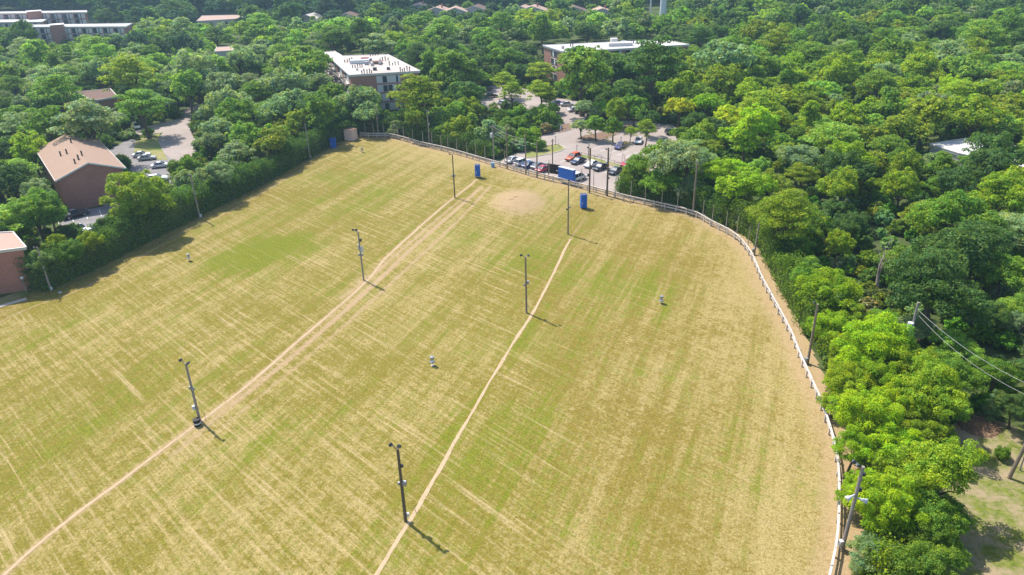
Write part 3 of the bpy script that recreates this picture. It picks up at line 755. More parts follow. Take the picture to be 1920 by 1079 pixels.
def barrel(base, r, h, mat, label, band=None):
    t = empty('barrel', G(*base), label, 'barrel')
    MB().tube([(0, 0, 0), (0, 0, .03), (0, 0, h * .33), (0, 0, h * .36), (0, 0, h * .64), (0, 0, h * .67), (0, 0, h)], [r * .96, r, r, r * 1.05, r * 1.05, r, r], 16).build('body', mat, t)
    MB().tube([(0, 0, h - .04), (0, 0, h + .03)], [r * 1.06, r * 1.06], 16).build('rim', mat, t)
    if band: MB().tube([(0, 0, h * .40), (0, 0, h * .60)], [r * 1.075] * 2, 16).build('band', band, t)
barrel((924, 314), .45, 1.15, 'barrel_blue', 'pale blue barrel against the far fence')
barrel((371, 799), .42, 1.0, 'black_board', 'black barrel with a white band at the foot of the light pole', 'white_metal')

def hoop(base, h, label):
    t = empty('stake', G(*base), label, 'stake', 'thin bent stakes by the light poles')
    MB().tube([(0, 0, 0), (.0, 0, h * .6), (-.1, .05, h * .9), (-.25, .1, h)], .03, 6).build('rod', 'wood_grey', t)
    MB().box((0, 0, .02), (.2, .2, .04)).build('foot', 'wood_grey', t)
hoop((386, 788), 1.1, 'thin bent stake beside the pole with the black barrel'); hoop((779, 962), 1.0, 'thin bent stake beside the nearest dark light pole')
hoop((688.5, 523), .9, 'thin bent stake beside the pole with the white sign'); hoop((991, 581), .8, 'thin bent stake beside the brown pole above the path')

# disc baskets
def basket(base, label):
    t = empty('target_basket', G(*base), label, 'target basket', 'target baskets on the field')
    MB().tube([(0, 0, 0), (0, 0, 1.45)], .03, 8).build('pole', 'grey_metal', t)
    MB().cyl((0, 0, 0), .2, .06, 12).build('base', 'white_metal', t)
    MB().tube([(0, 0, 1.28), (0, 0, 1.46)], .27, 20, cap=False).build('band', 'chain', t)
    MB().cyl((0, 0, 1.46), .29, .02, 20, .1).build('top', 'chain', t)
    mb = MB()
    for k in range(14):
        a = 2 * math.pi * k / 14; mb.tube([(.3 * math.cos(a), .3 * math.sin(a), 1.30), (.2 * math.cos(a), .2 * math.sin(a), 1.0), (.05 * math.cos(a), .05 * math.sin(a), .78)], .014, 4)
    mb.build('chain', 'chain', t)
    mb = MB()
    for k in range(18):
        a = 2 * math.pi * k / 18; mb.tube([(.36 * math.cos(a), .36 * math.sin(a), .62), (.36 * math.cos(a), .36 * math.sin(a), .82)], .014, 4)
    for z in (.62, .82): mb.tube([(.36 * math.cos(2 * math.pi * k / 18), .36 * math.sin(2 * math.pi * k / 18), z) for k in range(19)], .018, 5)
    mb.cyl((0, 0, .61), .36, .02, 18)
    mb.build('tray', 'chain', t)
basket((811, 686), 'target basket in the open grass left of the winding path')
basket((1239.5, 571), 'target basket on the turf right of the winding path')
basket((355.2, 490), 'target basket near the hedge shadow on the left')
basket((679.5, 287), 'small distant target basket before the far fence')
# globe lamp at the left building
t = empty('globe_lamp', G(51, 551), 'white globe lamp on a thin post at the brick wall corner', 'lamp')
MB().tube([(0, 0, 0), (0, 0, 2.7)], .05, 8).build('post', 'grey_metal', t)
bm_ = MB().tube([(0, 0, 2.7 + .28 - .28 * math.cos(k * math.pi / 8)) for k in range(9)], [max(.01, .28 * math.sin(k * math.pi / 8)) for k in range(9)], 14); bm_.build('globe', 'white_metal', t, smooth=True)
# small litter and a marker
m = MB(); m.box((0, 0, .12), (.5, .35, .2), .4); o = m.build('white_marker', 'white_metal'); o.location = Vector(G(113, 550)); tag(o, 'small white marker on the shaded grass by the corner pole', 'marker')
# white sign at clipped bushes
b = G(1051.5, 246); t = empty('small_sign', b, 'small white sign in the brown bed', 'sign')
MB().box((0, 0, 1.1), (.5, .05, 1.2)).build('panel', 'white_metal', t); MB().box((0, .05, .5), (.07, .05, 1.0)).build('post', 'grey_metal', t)
# car park lamps and short posts
def lot_lamp(base, top, label):
    h = height_at(base, top); t = empty('lot_lamp', G(*base), label, 'lamp', 'thin lamps in the car park')
    MB().tube([(0, 0, 0), (0, 0, h)], .06, 8).build('post', 'dark_metal', t); MB().box((0, 0, h), (.4, .3, .16)).build('lamp_head', 'grey_metal', t, bevel=.03)
lot_lamp(Z1((980, 615))[0], Z1((980, 515))[0], 'thin lamp at the tip of the sandy island')
lot_lamp(Z1((1195, 708))[0], Z1((1195, 608))[0], 'thin lamp behind the orange car')
lot_lamp(Z1((1315, 770))[0], Z1((1315, 590))[0], 'thin dark lamp behind the white and black cars')
lot_lamp(Z1((1640, 600))[0], Z1((1640, 530))[0], 'thin lamp behind the purple car')
def post_fence(px, label, rail=True):
    line = smooth_line([G(*p) for p in px], 2.2); o = line[0]
    t = empty('post_and_rail_fence', (*o, 0), label, 'fence')
    for q in line: MB().box((q[0] - o[0], q[1] - o[1], .5), (.1, .1, 1.0)).build('post', 'wood_pole', t)
    mb = MB()
    for a, b in zip(line, line[1:]): mb.bar((*(a - o), .85), (*(b - o), .85), .05, .08)
    mb.build('rail', 'wood_pole', t)
post_fence(Z1((1240, 715), (1400, 755), (1610, 812), (1640, 840)), 'low rail fence between the two rows of parked cars')
post_fence(Z1((820, 515), (950, 495), (1130, 458)), 'low fence along the brown bed below the clipped bushes')
post_fence(Z1((860, 680), (930, 640), (1040, 625)), 'low fence on the sandy island')

# ------------------------------------------------------------------ cars
def make_car(kind, name, cat):
    root = bpy.data.objects.new(name, None); COL.objects.link(root); root['category'] = cat
    if kind == 'sedan': L, W, H, prof, cab = 4.6, 1.82, 1.42, [(-2.3, .35), (-2.28, .82), (-1.75, .93), (-1.2, .95), (.75, .95), (1.5, .86), (2.2, .72), (2.3, .42)], [(-1.65, .93), (-.95, 1.40), (.25, 1.42), (1.05, .93)]
    elif kind == 'suv': L, W, H, prof, cab = 4.6, 1.88, 1.68, [(-2.3, .4), (-2.3, .95), (-2.1, 1.02), (-1.2, 1.05), (.8, 1.05), (1.6, .98), (2.2, .86), (2.3, .45)], [(-2.2, 1.02), (-1.95, 1.62), (.1, 1.68), (.95, 1.04)]
    elif kind == 'pickup': L, W, H, prof, cab = 5.4, 1.95, 1.8, [(-2.7, .5), (-2.7, 1.08), (-.9, 1.1), (.9, 1.1), (1.7, 1.08), (2.6, 1.0), (2.7, .5)], [(-.95, 1.09), (-.85, 1.78), (.35, 1.8), (1.05, 1.09)]
    else: L, W, H, prof, cab = 4.9, 1.95, 1.9, [(-2.45, .4), (-2.45, 1.05), (-2.2, 1.1), (0, 1.1), (1.3, 1.05), (2.2, .8), (2.4, .42)], [(-2.4, 1.08), (-2.3, 1.85), (.4, 1.88), (1.6, 1.02)]
    def loft(pf, w_bot, w_top, z_bot=None):
        mb = MB(); zmin = min(p[1] for p in pf); zmax = max(p[1] for p in pf); k = len(pf)
        for s in (-1, 1):
            for x, z in pf:
                f = (z - zmin) / (zmax - zmin + 1e-6); mb.v.append((x, s * (w_bot + (w_top - w_bot) * f) / 2, z))
        mb.f.append(list(range(k))); mb.f.append(list(range(k, 2 * k))[::-1])
        for i in range(k): j = (i + 1) % k; mb.f.append([i, k + i, k + j, j])
        return mb
    body = loft(prof, W, W - .08).build('body', 'car_paint', root, bevel=.09)
    gl = loft(cab, W - .16, W - .55).build('glasshouse', 'glass_dark', root, bevel=.05)
    xr = (cab[1][0] + .12, cab[2][0] - .08); zt = cab[2][1]
    MB().box(((xr[0] + xr[1]) / 2, 0, zt + .012), (xr[1] - xr[0], W - .58, .05)).build('roof', 'car_paint', root, bevel=.02)
    mb = MB()
    for s in (-1, 1):
        for (xa, za), (xb, zb) in ((cab[0], cab[1]), (cab[3], cab[2]), ((sum(c[0] for c in cab) / 4, cab[0][1]), (sum(c[0] for c in cab) / 4, cab[1][1]))):
            mb.bar((xa, s * (W - .15) / 2, za), (xb, s * (W - .54) / 2, zb), .07, .09)
    mb.build('pillars', 'car_paint', root)
    if kind == 'pickup': MB().box((-1.8, 0, 1.1), (1.6, W - .3, .02)).build('bed', 'dark_metal', root)
    for s in (-1, 1):
        for x in (-L * .29, L * .30):
            wv = MB().tube([(x, s * (W / 2 - .20), .33), (x, s * (W / 2 + .012), .33)], .33, 18).build('wheel', 'tyre', root)
            MB().tube([(x, s * (W / 2 + .0), .33), (x, s * (W / 2 + .025), .33)], .2, 12).build('rim', 'rim', wv)
        MB().box((L / 2 - .1, s * (W / 2 - .32), prof[-2][1] - .05), (.16, .38, .14)).build('headlight', 'lamp_clear', root)
        MB().box((-L / 2 + .02, s * (W / 2 - .22), prof[1][1] - .1), (.08, .3, .16)).build('taillight', 'lamp_red', root)
        MB().box((cab[3][0] - .25, s * (W / 2 + .06), cab[3][1] + .06), (.12, .18, .12)).build('mirror', 'car_paint', root)
    MB().box((L / 2 - .02, 0, .42), (.1, W - .3, .2)).build('bumper', 'dark_metal', root)
    return root
PROT = {}
CAR_COL = dict(white=(.72, .72, .72), silver=(.45, .46, .47), black=(.012, .012, .014), navy=(.02, .035, .08), orange=(.62, .10, .03), red=(.48, .03, .06), purple=(.07, .07, .28), grey=(.16, .19, .22), blue=(.03, .07, .2), green=(.02, .03, .025), dark=(.03, .035, .05))
AF = math.atan2(fn[1], fn[0])
cars = [
 ('suv', (1074, 300), 'orange', AF + math.pi, 'orange car parked beside the navy one', 0),
 ('sedan', (1084, 306), 'navy', AF + math.pi, 'dark navy car parked beside the orange one', 0),
 ('sedan', (1109, 312.5), 'white', AF + math.pi, 'white car in the row between the navy and black cars', 0),
 ('sedan', (1126, 318), 'black', AF + math.pi, 'shiny black car right of the white car in the row', 0),
 ('sedan', (1154, 325), 'dark', AF + math.pi, 'dark car at the end of the row by the bushes', 0),
 ('sedan', (1163, 278), 'purple', AF + math.pi + .2, 'purple-blue car alone on the far side of the car park', 0),
 ('sedan', (1197, 268), 'white', AF + math.pi + .5, 'white car under the small lime tree in the far stalls', 0),
 ('sedan', (962, 304), 'silver', AF, 'silver car at the left end of the fence-side row', 0),
 ('suv', (979, 309), 'white', AF, 'white car second in the fence-side row', 0),
 ('sedan', (993, 313), 'blue', AF, 'small blue car squeezed beside the white car at the fence', 0),
 ('sedan', (1010, 315), 'grey', AF, 'grey-blue car behind the brown utility pole', 0),
 ('sedan', (1019, 321), 'red', AF, 'pinkish red car beside the black signboard', 0),
 ('van', (1083, 338), 'white', AF, 'white van half hidden behind the blue signboard', 0),
 ('sedan', (1064, 199), 'silver', .1, 'silver car broadside on the far drive', 0),
 ('sedan', (1046, 197), 'purple', .2, 'dark purple car in the shade left of the silver car', 0),
 ('sedan', (1077, 209), 'white', .4, 'white car nosing out from under the round grey-green tree', 0),
 ('suv', (1089, 212), 'green', .4, 'dark green car in the shade of the round tree', 0),
 ('suv', (914, 171), 'dark', .8, 'dark car farthest up the drive behind the lime trees', 0),
 ('sedan', (921, 183), 'black', .2, 'black car on the far drive below the dark one', 0),
 ('sedan', (944, 197), 'white', -.4, 'white car glimpsed behind the bushes below the lime trees', 0),
 ('suv', (1262, 252), 'dark', .3, 'dark car in deep shade below the yellow trees', 0),
 ('sedan', (1177, 311), 'red', AF + math.pi, 'dark red car mostly hidden by the tree at the car park', 0),
 ('sedan', (266, 294), 'white', .25, 'white car rear of the pair in the left car park', 0),
 ('sedan', (276, 300), 'silver', .25, 'silver-white car front of the pair in the left car park', 0),
 ('sedan', (302, 314), 'white', .3, 'white car with red tail by the road bend', 0),
 ('suv', (297, 340), 'white', .3, 'white car half hidden behind the lime tree by the hedge', 0),
 ('pickup', (142, 407), 'dark', .75, 'dark pickup in the shade of the brick gable wall', 0),
 ('pickup', (150, 437), 'white', -.35, 'white pickup beside the hedge near the brick gable wall', 0),
 ('suv', (193, 427), 'dark', -2.2, 'dark car poking out from behind the lime tree', 0),
 ('suv', (258, 241), 'white', -1.2, 'white car beside the tall tree at the road bend', 0),
]
for k, (kind, px, col, rz, lab, _) in enumerate(cars):
    if kind not in PROT:
        o = PROT[kind] = make_car(kind, {'pickup': 'pickup_truck', 'van': 'parked_van'}.get(kind, 'parked_car'), {'pickup': 'pickup', 'van': 'van'}.get(kind, 'car'))
    else:
        o = copy_tree(PROT[kind])
    o.location = Vector(G(*px)) + Vector((0, 0, .012)); o.rotation_euler = (0, 0, rz + rnd.gauss(0, .03))
    o['label'] = lab; o['group'] = 'cars parked beyond the fence' if px[0] > 600 else 'cars parked left of the hedge'
    for ch in o.children:
        ch.color = (*CAR_COL[col], 1)

# ------------------------------------------------------------------ buildings
def unit(v): return v / np.linalg.norm(v)
BUILD_FOOT = []
def flat_block(name, label, cat, roof_px, h, wall, roof, storeys, bays, overhang=.35, fasc=.5, extra=None, base_poly=None):
    poly = ccw([tuple(G(*p, h)[:2]) for p in roof_px]) if base_poly is None else ccw(base_poly)
    BUILD_FOOT.append(poly)
    c = np.mean(poly, 0); t = empty(name, (c[0], c[1], 0), label, cat)
    loc = [np.array(p) - c for p in poly]
    MB().prism(loc, -.2, h - fasc).build('wall', wall, t)
    big = []
    L = len(loc)
    for i in range(L):   # offset outward
        a, b, d = loc[i - 1], loc[i], loc[(i + 1) % L]
        e1 = unit(b - a); e2 = unit(d - b); n1 = np.array([e1[1], -e1[0]]); n2 = np.array([e2[1], -e2[0]])
        m_ = n1 + n2; m_ /= max(.4, (1 + n1 @ n2)); big.append(b + m_ * overhang)
    MB().prism(big, h - fasc, h, top=False, bottom=True).build('fascia', 'fascia', t)
    MB().prism(big, h - .06, h - .002).build('roof', roof, t)
    # parapet cap
    mb = MB()
    for a, b in zip(big, big[1:] + big[:1]): mb.bar((*a, h + .08), (*b, h + .08), .22, .16)
    mb.build('parapet', 'fascia', t)
    for edge_a, edge_b, spec in bays:
        A = G(*edge_a, h)[:2] - c; B = G(*edge_b, h)[:2] - c
        d = unit(B - A); n_ = np.array([d[1], -d[0]]); n_ = n_ if n_ @ (CAMP[:2] - c - A) > 0 else -n_
        LL = np.linalg.norm(B - A); rz = math.atan2(d[1], d[0]); sh = (h - fasc) / storeys
        for f0, f1, typ in spec:
            for s in range(storeys):
                zc = sh * (s + .5); q = A + d * LL * (f0 + f1) / 2; w = LL * (f1 - f0)
                if typ == 'glass':      # glazed bay: frame, panes, slab
                    fr = MB().box((*(q + n_ * .06), zc), (w, .12, sh * .80), rz).build('window', 'shutter', t)
                    mb = MB(); np_ = max(2, int(w / 1.1))
                    for k in range(np_):
                        if (k + s) % 3 == 1: continue
                        qq = q + d * (w / np_) * (k - (np_ - 1) / 2); mb.box((*(qq + n_ * .135), zc), (w / np_ * .86, .03, sh * .7), rz)
                    mb.build('pane', 'glass_dark', fr)
                elif typ == 'balcony':
                    rc = MB().box((*(q + n_ * .02), zc), (w, .04, sh * .84), rz).build('window', 'glass_dark', t)
                    MB().box((*(q + n_ * .65), zc - sh * .46), (w, 1.3, .16), rz).build('balcony', 'concrete', t)
                    mb = MB(); 
                    for k in range(int(w / .5) + 1): mb.box((*(q + n_ * 1.25 + d * (k * .5 - w / 2)), zc - sh * .2), (.05, .05, sh * .4), rz)
                    mb.box((*(q + n_ * 1.25), zc - sh * .0), (w, .07, .07), rz); mb.build('railing', 'dark_metal', t)
                    MB().box((*(q + n_ * .06 + d * w * .25), zc), (w * .3, .06, sh * .78), rz).build('curtain', 'shutter', rc)
                elif typ == 'panel':
                    MB().box((*(q + n_ * .07), zc), (w, .14, sh * .8), rz).build('infill_panel', 'shutter', t)
                elif typ == 'window':
                    fr = MB().box((*(q + n_ * .04), zc), (w, .08, sh * .5), rz).build('window', 'shutter', t)
                    MB().box((*(q + n_ * .09), zc), (w * .86, .03, sh * .43), rz).build('pane', 'glass_dark', fr)
    if extra: extra(t, c, h)
    return t, c

def roof_pt(px, h, c): return G(*px, h)[:2] - c
def vents1(t, c, h):
    Z3 = lambda x, y: (560 + x / 5.1375, 80 + y / 5.1375)
    rows = [(610, 300), (632, 298), (660, 298), (685, 296), (703, 294), (980, 280), (1000, 282), (1020, 278), (1045, 270), (1070, 274), (520, 245), (545, 245), (570, 242), (592, 240), (612, 238),
            (445, 192), (470, 190), (492, 188), (515, 186), (785, 178), (808, 174), (835, 172), (862, 170), (875, 222), (905, 220), (930, 218), (960, 216), (690, 130), (715, 126), (740, 124), (765, 122), (290, 148), (275, 140)]
    mb = None; pr = None
    for x, y in rows:
        q = roof_pt(Z3(x, y), h, c)
        if pr is None: pr = o = MB().tube([(0, 0, 0), (0, 0, 1.2), (0, 0, 1.21), (0, 0, 1.45)], [.16, .16, .24, .24], 8).build('vent_pipe', 'dark_metal', t)
        else: o = pr.copy(); COL.objects.link(o)
        o.location = (q[0], q[1], h); o.scale = (1, 1, rnd.uniform(.5, 1.0))
    for (x, y), s, mm in (((590, 200), (6.5, 2.4, 1.2), 'white_metal'), ((735, 268), (1.2, 1.2, .9), 'dark_metal'), ((865, 262), (1.0, 1.0, .8), 'dark_metal'), ((760, 205), (3.2, 2.2, .9), 'mulch'), ((640, 185), (2.6, 1.2, 1.4), 'lamp_red'),
                          ((655, 215), (1.3, 1.3, 1.1), 'grey_metal'), ((710, 225), (.9, .9, .9), 'grey_metal'), ((695, 178), (.9, .9, .9), 'grey_metal'), ((785, 215), (1., 1., .9), 'grey_metal'), ((565, 268), (.7, .7, .6), 'grey_metal')):
        q = roof_pt(Z3(x, y), h, c); MB().box((q[0], q[1], h + s[2] / 2), s, .1).build('rooftop_unit', mm, t, bevel=.04)
H1 = height_at((734, 208), (727, 141)) + .6
flat_block('apartment_block', 'flat-roofed brick apartment block dotted with roof vents behind the field', 'apartment block',
           [(657, 141), (785, 133.5), (725.5, 103), (640, 105.5), (626, 97), (609, 98.5)], H1, BRICK, 'flat_roof', 4,
           [((657, 141), (785, 133.5), [(.37, .455, 'panel'), (.455, .60, 'glass'), (.60, .655, 'panel'), (.655, .72, 'glass')]),
            ((609, 98.5), (657, 141), [(.05, .22, 'balcony'), (.26, .45, 'balcony'), (.5, .7, 'balcony'), (.74, .95, 'balcony')])], extra=vents1)
def vents2(t, c, h):
    for x, y in ((1054, 92.5), (1057, 92), (1070, 88), (1074, 87.5), (1183, 82), (1188, 82), (1194, 81.5), (1203, 86), (1206, 86), (1209, 86), (1242, 78)):
        q = roof_pt((x, y), h, c); MB().tube([(q[0], q[1], h), (q[0], q[1], h + 1.1)], .2, 8).build('vent_pipe', 'dark_metal', t)
    for (x, y), s, mm in (((1162, 86), (9, 3, 1.2), 'shutter'), ((1151, 79), (2.5, 2, 1.4), 'fascia'), ((1170, 82), (2, 1.5, 1.), 'grey_metal')):
        q = roof_pt((x, y), h, c); MB().box((q[0], q[1], h + s[2] / 2), s, .1).build('rooftop_unit', mm, t, bevel=.04)
H2 = height_at((1053, 157), (1060, 99)) + .4
flat_block('apartment_block', 'long apartment block with a bright white roof and orange brick end', 'apartment block',
           [(1020, 85.5), (1060, 98), (1290, 84), (1243, 75.5)], H2, BRICK2, 'white_roof', 4,
           [((1060, 98), (1290, 84), [(.30 + .09 * k, .37 + .09 * k, 'balcony') for k in range(7)] + [(.05, .12, 'glass'), (.16, .23, 'balcony')]),
            ((1020, 85.5), (1060, 98), [(.36, .62, 'glass')])], extra=vents2)
BAY = [(.01 + .098 * k, .065 + .098 * k, 'balcony') for k in range(10)] + [(.068 + .098 * k, .098 + .098 * k, 'panel') for k in range(10)]
def stair(px, w, dd):
    def f(t, c, h):
        q = roof_pt(px, h, c); v = unit(CAMP[:2] - c - q); rz = math.atan2(v[1], v[0])
        MB().box((*(q + v * 1.2), (h + 1.0) / 2), (dd, w, h + 1.0), rz).build('stair_tower', BRICK, t)
        MB().box((*(q + v * 1.2), h + 1.12), (dd + .5, w + .5, .22), rz).build('tower_roof', 'fascia', t)
    return f
flat_block('apartment_block', 'rearmost white-roofed apartment block at the top left', 'apartment block', [(-60, 26.5), (162, 23.2), (161, 20.2), (-60, 23.5)], 12.5, BRICK, 'white_roof', 4, [((-60, 26.5), (162, 23.2), BAY)], extra=stair((64, 24.5), 7, 6))
flat_block('apartment_block', 'low white-roofed block between the two long blocks at the top left', 'apartment block', [(-60, 43), (78, 41.3), (86, 36.8), (-60, 38)], 9.5, BRICK, 'white_roof', 3, [((-60, 43), (78, 41.3), BAY)])
flat_block('apartment_block', 'front white-roofed apartment block with brick stair tower at the top left', 'apartment block', [(34, 51), (235, 50), (246, 44.5), (37, 47.5)], 11.5, BRICK, 'white_roof', 4, [((34, 51), (235, 50), BAY)], extra=stair((107, 50), 6, 6))

def gable(name, label, cat, A, B, depth, h, rise, wall, roof, over=.5, chim=0, door=True, windows=2, vents=0):
    """A-B is the gable end wall that faces the camera (world xy); the ridge runs back from its middle"""
    A, B = np.array(A, float), np.array(B, float)
    d = unit(B - A); n_ = np.array([-d[1], d[0]]); n_ = n_ if n_ @ (A - CAMP[:2]) > 0 else -n_
    W = np.linalg.norm(B - A); c = (A + B) / 2 + n_ * depth / 2
    BUILD_FOOT.append(ccw([tuple(A), tuple(B), tuple(B + n_ * depth), tuple(A + n_ * depth)]))
    t = empty(name, (c[0], c[1], 0), label, cat)
    a, b = A - c, B - c
    mb = MB()
    for s in (0, depth):
        o = n_ * s; mb.face([(*(a + o), -.2), (*(b + o), -.2), (*(b + o), h), (*((a + b) / 2 + o), h + rise), (*(a + o), h)])
    for e in (a, b): mb.face([(*e, -.2), (*(e + n_ * depth), -.2), (*(e + n_ * depth), h), (*e, h)])
    mb.build('wall', wall, t)
    mid = (a + b) / 2; ov = n_ * over; k = over * rise / (W / 2)
    mb = MB()
    for e, sg in ((a, -1), (b, 1)):
        lo = e + d * sg * over
        p = [(*(lo - ov), h - k + .05), (*(mid - ov), h + rise + .05), (*(mid + ov + n_ * depth), h + rise + .05), (*(lo + ov + n_ * depth), h - k + .05)]
        mb.face(p); mb.face([(x, y, z + .16) for x, y, z in p][::-1])
        for i in range(4): j = (i + 1) % 4; mb.face([p[i], p[j], (p[j][0], p[j][1], p[j][2] + .16), (p[i][0], p[i][1], p[i][2] + .16)])
    mb.build('roof', roof, t)
    mb = MB()
    for e, sg in ((a, -1), (b, 1)):
        lo = e + d * sg * over
        mb.bar((*(lo - ov - n_ * .06), h - k + .1), (*(mid - ov - n_ * .06), h + rise + .1), .1, .34)
        mb.bar((*(lo + d * sg * .06 - ov), h - k + .08), (*(lo + d * sg * .06 + ov + n_ * depth), h - k + .08), .1, .3)
    mb.build('fascia', 'fascia', t)
    rz = math.atan2(d[1], d[0])
    for i in range(windows):
        q = a + d * W * (i + 1) / (windows + 1)
        fr = MB().box((*(q - n_ * .03), h * .55), (1.2, .1, 1.3), rz).build('window', 'shutter', t); MB().box((*(q - n_ * .09), h * .55), (1.0, .03, 1.1), rz).build('pane', 'glass_dark', fr)
    for i in range(vents):
        s = rnd.uniform(.15, .85) if i > 2 else .12 + .05 * i; u = rnd.uniform(.12, .6) if i > 2 else .34 + .08 * (i)
        q = a + d * W * u + n_ * depth * s; z = h + rise * (1 - abs(u - .5) * 2)
        MB().tube([(*q, z), (*q, z + 1.3)], .17, 8).build('vent_pipe', 'dark_metal', t)
    for i in range(chim):
        q = mid + d * W * .15 + n_ * depth * .5; MB().box((*q, h + rise + .4), (.8, .8, 2.2), rz).build('chimney', BRICK, t)
    return t
# big brown-roofed building at the left
h5 = height_at((127, 398), (104, 337))
A5 = G(127, 398)[:2]; B5 = G(229, 315, h5)[:2]
gable('brick_building', 'brick building with a tan shingle gable roof left of the lime tree', 'building', A5, B5, 30, h5, 2.4, BRICK, 'shingle_tan', .6, windows=0, vents=7)
# left edge building
h6_ = height_at((50, 546), (36, 467))
flat_block('brick_building', 'brick building with a pinkish roof cut by the left edge of the photo', 'building', [(-150, 445), (19, 438), (41, 464), (-150, 488)], h6_, BRICK, 'shingle_pink', 2, [], .5, .35)
# small brown building among trees
h4_ = 6.0
flat_block('brick_building', 'small brick building with dark brown roof half hidden in the left woods', 'building', [(150, 173), (203, 168), (216, 182), (176, 188)], h4_, BRICK, 'shingle_brown', 2, [((176, 188), (216, 182), [(.05, .25, 'glass')])], .7, .4)
flat_block('low_building', 'low building with a white roof showing through the right-hand trees', 'building', [(1746, 271), (1816, 260.5), (1960, 285), (1960, 322), (1800, 288)], 3.8, 'siding', 'white_roof', 1, [], .3, .5)
flat_block('low_building', 'long low pale building beyond the trees at the upper left', 'building', [(370, 40), (440, 36), (470, 28), (380, 30)], 6, 'siding', 'shingle_pink', 2, [((370, 40), (440, 36), [(.1 + .2 * k, .2 + .2 * k, 'window') for k in range(4)])], .3, .4)
flat_block('low_building', 'small tan roof among the trees left of the vented apartment block', 'building', [(404, 97), (437, 95), (432, 88), (408, 89)], 8, 'siding', 'shingle_pink', 2, [], .3, .4)
houses = [((795, 16), 1, 'pink-roofed far house leftmost of the houses at the top'), ((829, 22), 1, 'pink-roofed far house with the widest roof at the top'), ((862, 23), 0, 'pink-roofed far house right beside the widest one'), ((899, 19), 2, 'grey-roofed far house at the top centre'),
          ((585, 36), 3, 'pale far house left of the far pink-roofed houses'), ((660, 34), 2, 'greyish far house in the trees at the top'), ((1008, 20), 1, 'pink-roofed far house right of the grey-roofed one'), ((1088, 22), 2, 'brown far house left of the thin mast'), ((1140, 25), 1, 'long pink-roofed far house beside the thin mast'), ((985, 20), 0, 'small pink far house near the top centre')]
for (x, y), k, lab in houses:
    q = G(x, y, 6.0)[:2]; w = (9, 11, 10, 9)[k]
    gable('far_house', lab, 'house', q + np.array([-w, 0]), q + np.array([w * .4, rnd.uniform(-4, 4)]), 10, 6.0, 2.4, 'siding', ('shingle_pink', 'shingle_pink', 'shingle_brown', 'siding')[k], .5, 1 if k == 1 else 0, windows=3)['group'] = 'far houses'

# water tower and mast
b = G(1241, 52)
t = empty('water_tower', b, 'white water tower column rising over the far trees', 'water tower')
MB().tube([(0, 0, 0), (0, 0, 3), (0, 0, 20), (0, 0, 40)], [2.2, 1.7, 1.5, 1.45], 20).build('column', 'white_metal', t, smooth=True)
MB().tube([(0, 0, 39 + 5 - 5 * math.cos(k * math.pi / 12)) for k in range(13)], [max(.05, 8 * math.sin(k * math.pi / 12)) for k in range(13)], 24).build('tank', 'white_metal', t, smooth=True)
b = G(1218, 50)
t = empty('mast', b, 'thin pale mast left of the white water tower', 'mast')
MB().tube([(0, 0, 0), (0, 0, 38)], [.4, .3], 10).build('shaft', 'white_metal', t)
for z in (30, 33, 36): MB().box((0, 0, z), (2.2, 2.2, .3)).build('platform', 'grey_metal', t)

# ------------------------------------------------------------------ foliage meshes
def unit_rows(a): return a / np.maximum(1e-9, np.linalg.norm(a, axis=1))[:, None]

def leaf_geo(cen, nrm, size, aspect, r, along=None):
    k = len(cen)
    if along is None:
        t = unit_rows(np.cross(nrm, r.normal(size=(k, 3))))
    else:
        t = unit_rows(along)
    b = unit_rows(np.cross(nrm, t))
    L = (size * r.uniform(.7, 1.35, k) / 2)[:, None]; W = L * aspect * r.uniform(.8, 1.25, k)[:, None]
    v = np.stack([cen - t * L, cen + b * W - t * L * .1, cen + t * L, cen - b * W - t * L * .1], 1)
    return v.reshape(-1, 3)

def clump_leaves(clumps, total, size, r, aspect=.62, jit=.42, fill=.22, up=.25, lower=-.45, frond=False):
    """clumps: rows of x, y, z, rx, rz. leaves sit on the shells of the clumps, facing outwards"""
    C = np.asarray(clumps, float)
    area = C[:, 3] ** 1.3 * (C[:, 3] + C[:, 4]) ** .7
    who = r.choice(len(C), total, p=area / area.sum())
    d = unit_rows(r.normal(size=(total, 3)))
    low = d[:, 2] < lower; d[low, 2] *= -1
    rad = np.where(r.random(total) < fill, r.uniform(.3, .85, total), r.uniform(.82, 1.08, total))
    c = C[who]
    off = d * np.stack([c[:, 3], c[:, 3], c[:, 4]], 1) * rad[:, None]
    cen = c[:, :3] + off
    n = unit_rows(d * np.stack([1 / c[:, 3], 1 / c[:, 3], 1 / c[:, 4]], 1))
    n = unit_rows(n + np.array([0, 0, up]) + r.normal(size=(total, 3)) * jit)
    if frond:
        al = unit_rows(d * np.array([1, 1, .5]) + np.array([0, 0, -.35]) + r.normal(size=(total, 3)) * .25)
        n = unit_rows(n - al * (n * al).sum(1)[:, None])
        return leaf_geo(cen, n, size, aspect, r, al)
    return leaf_geo(cen, n, size, aspect, r)

def quad_mesh(name, v, mat):
    me = bpy.data.meshes.new(name); k = len(v); q = k // 4
    me.vertices.add(k); me.vertices.foreach_set('co', v.astype(np.float32).ravel())
    me.loops.add(k); me.loops.foreach_set('vertex_index', np.arange(k, dtype=np.int32))
    me.polygons.add(q); me.polygons.foreach_set('loop_start', np.arange(0, k, 4, dtype=np.int32))
    me.update(calc_edges=True); me.materials.append(mat)
    return me

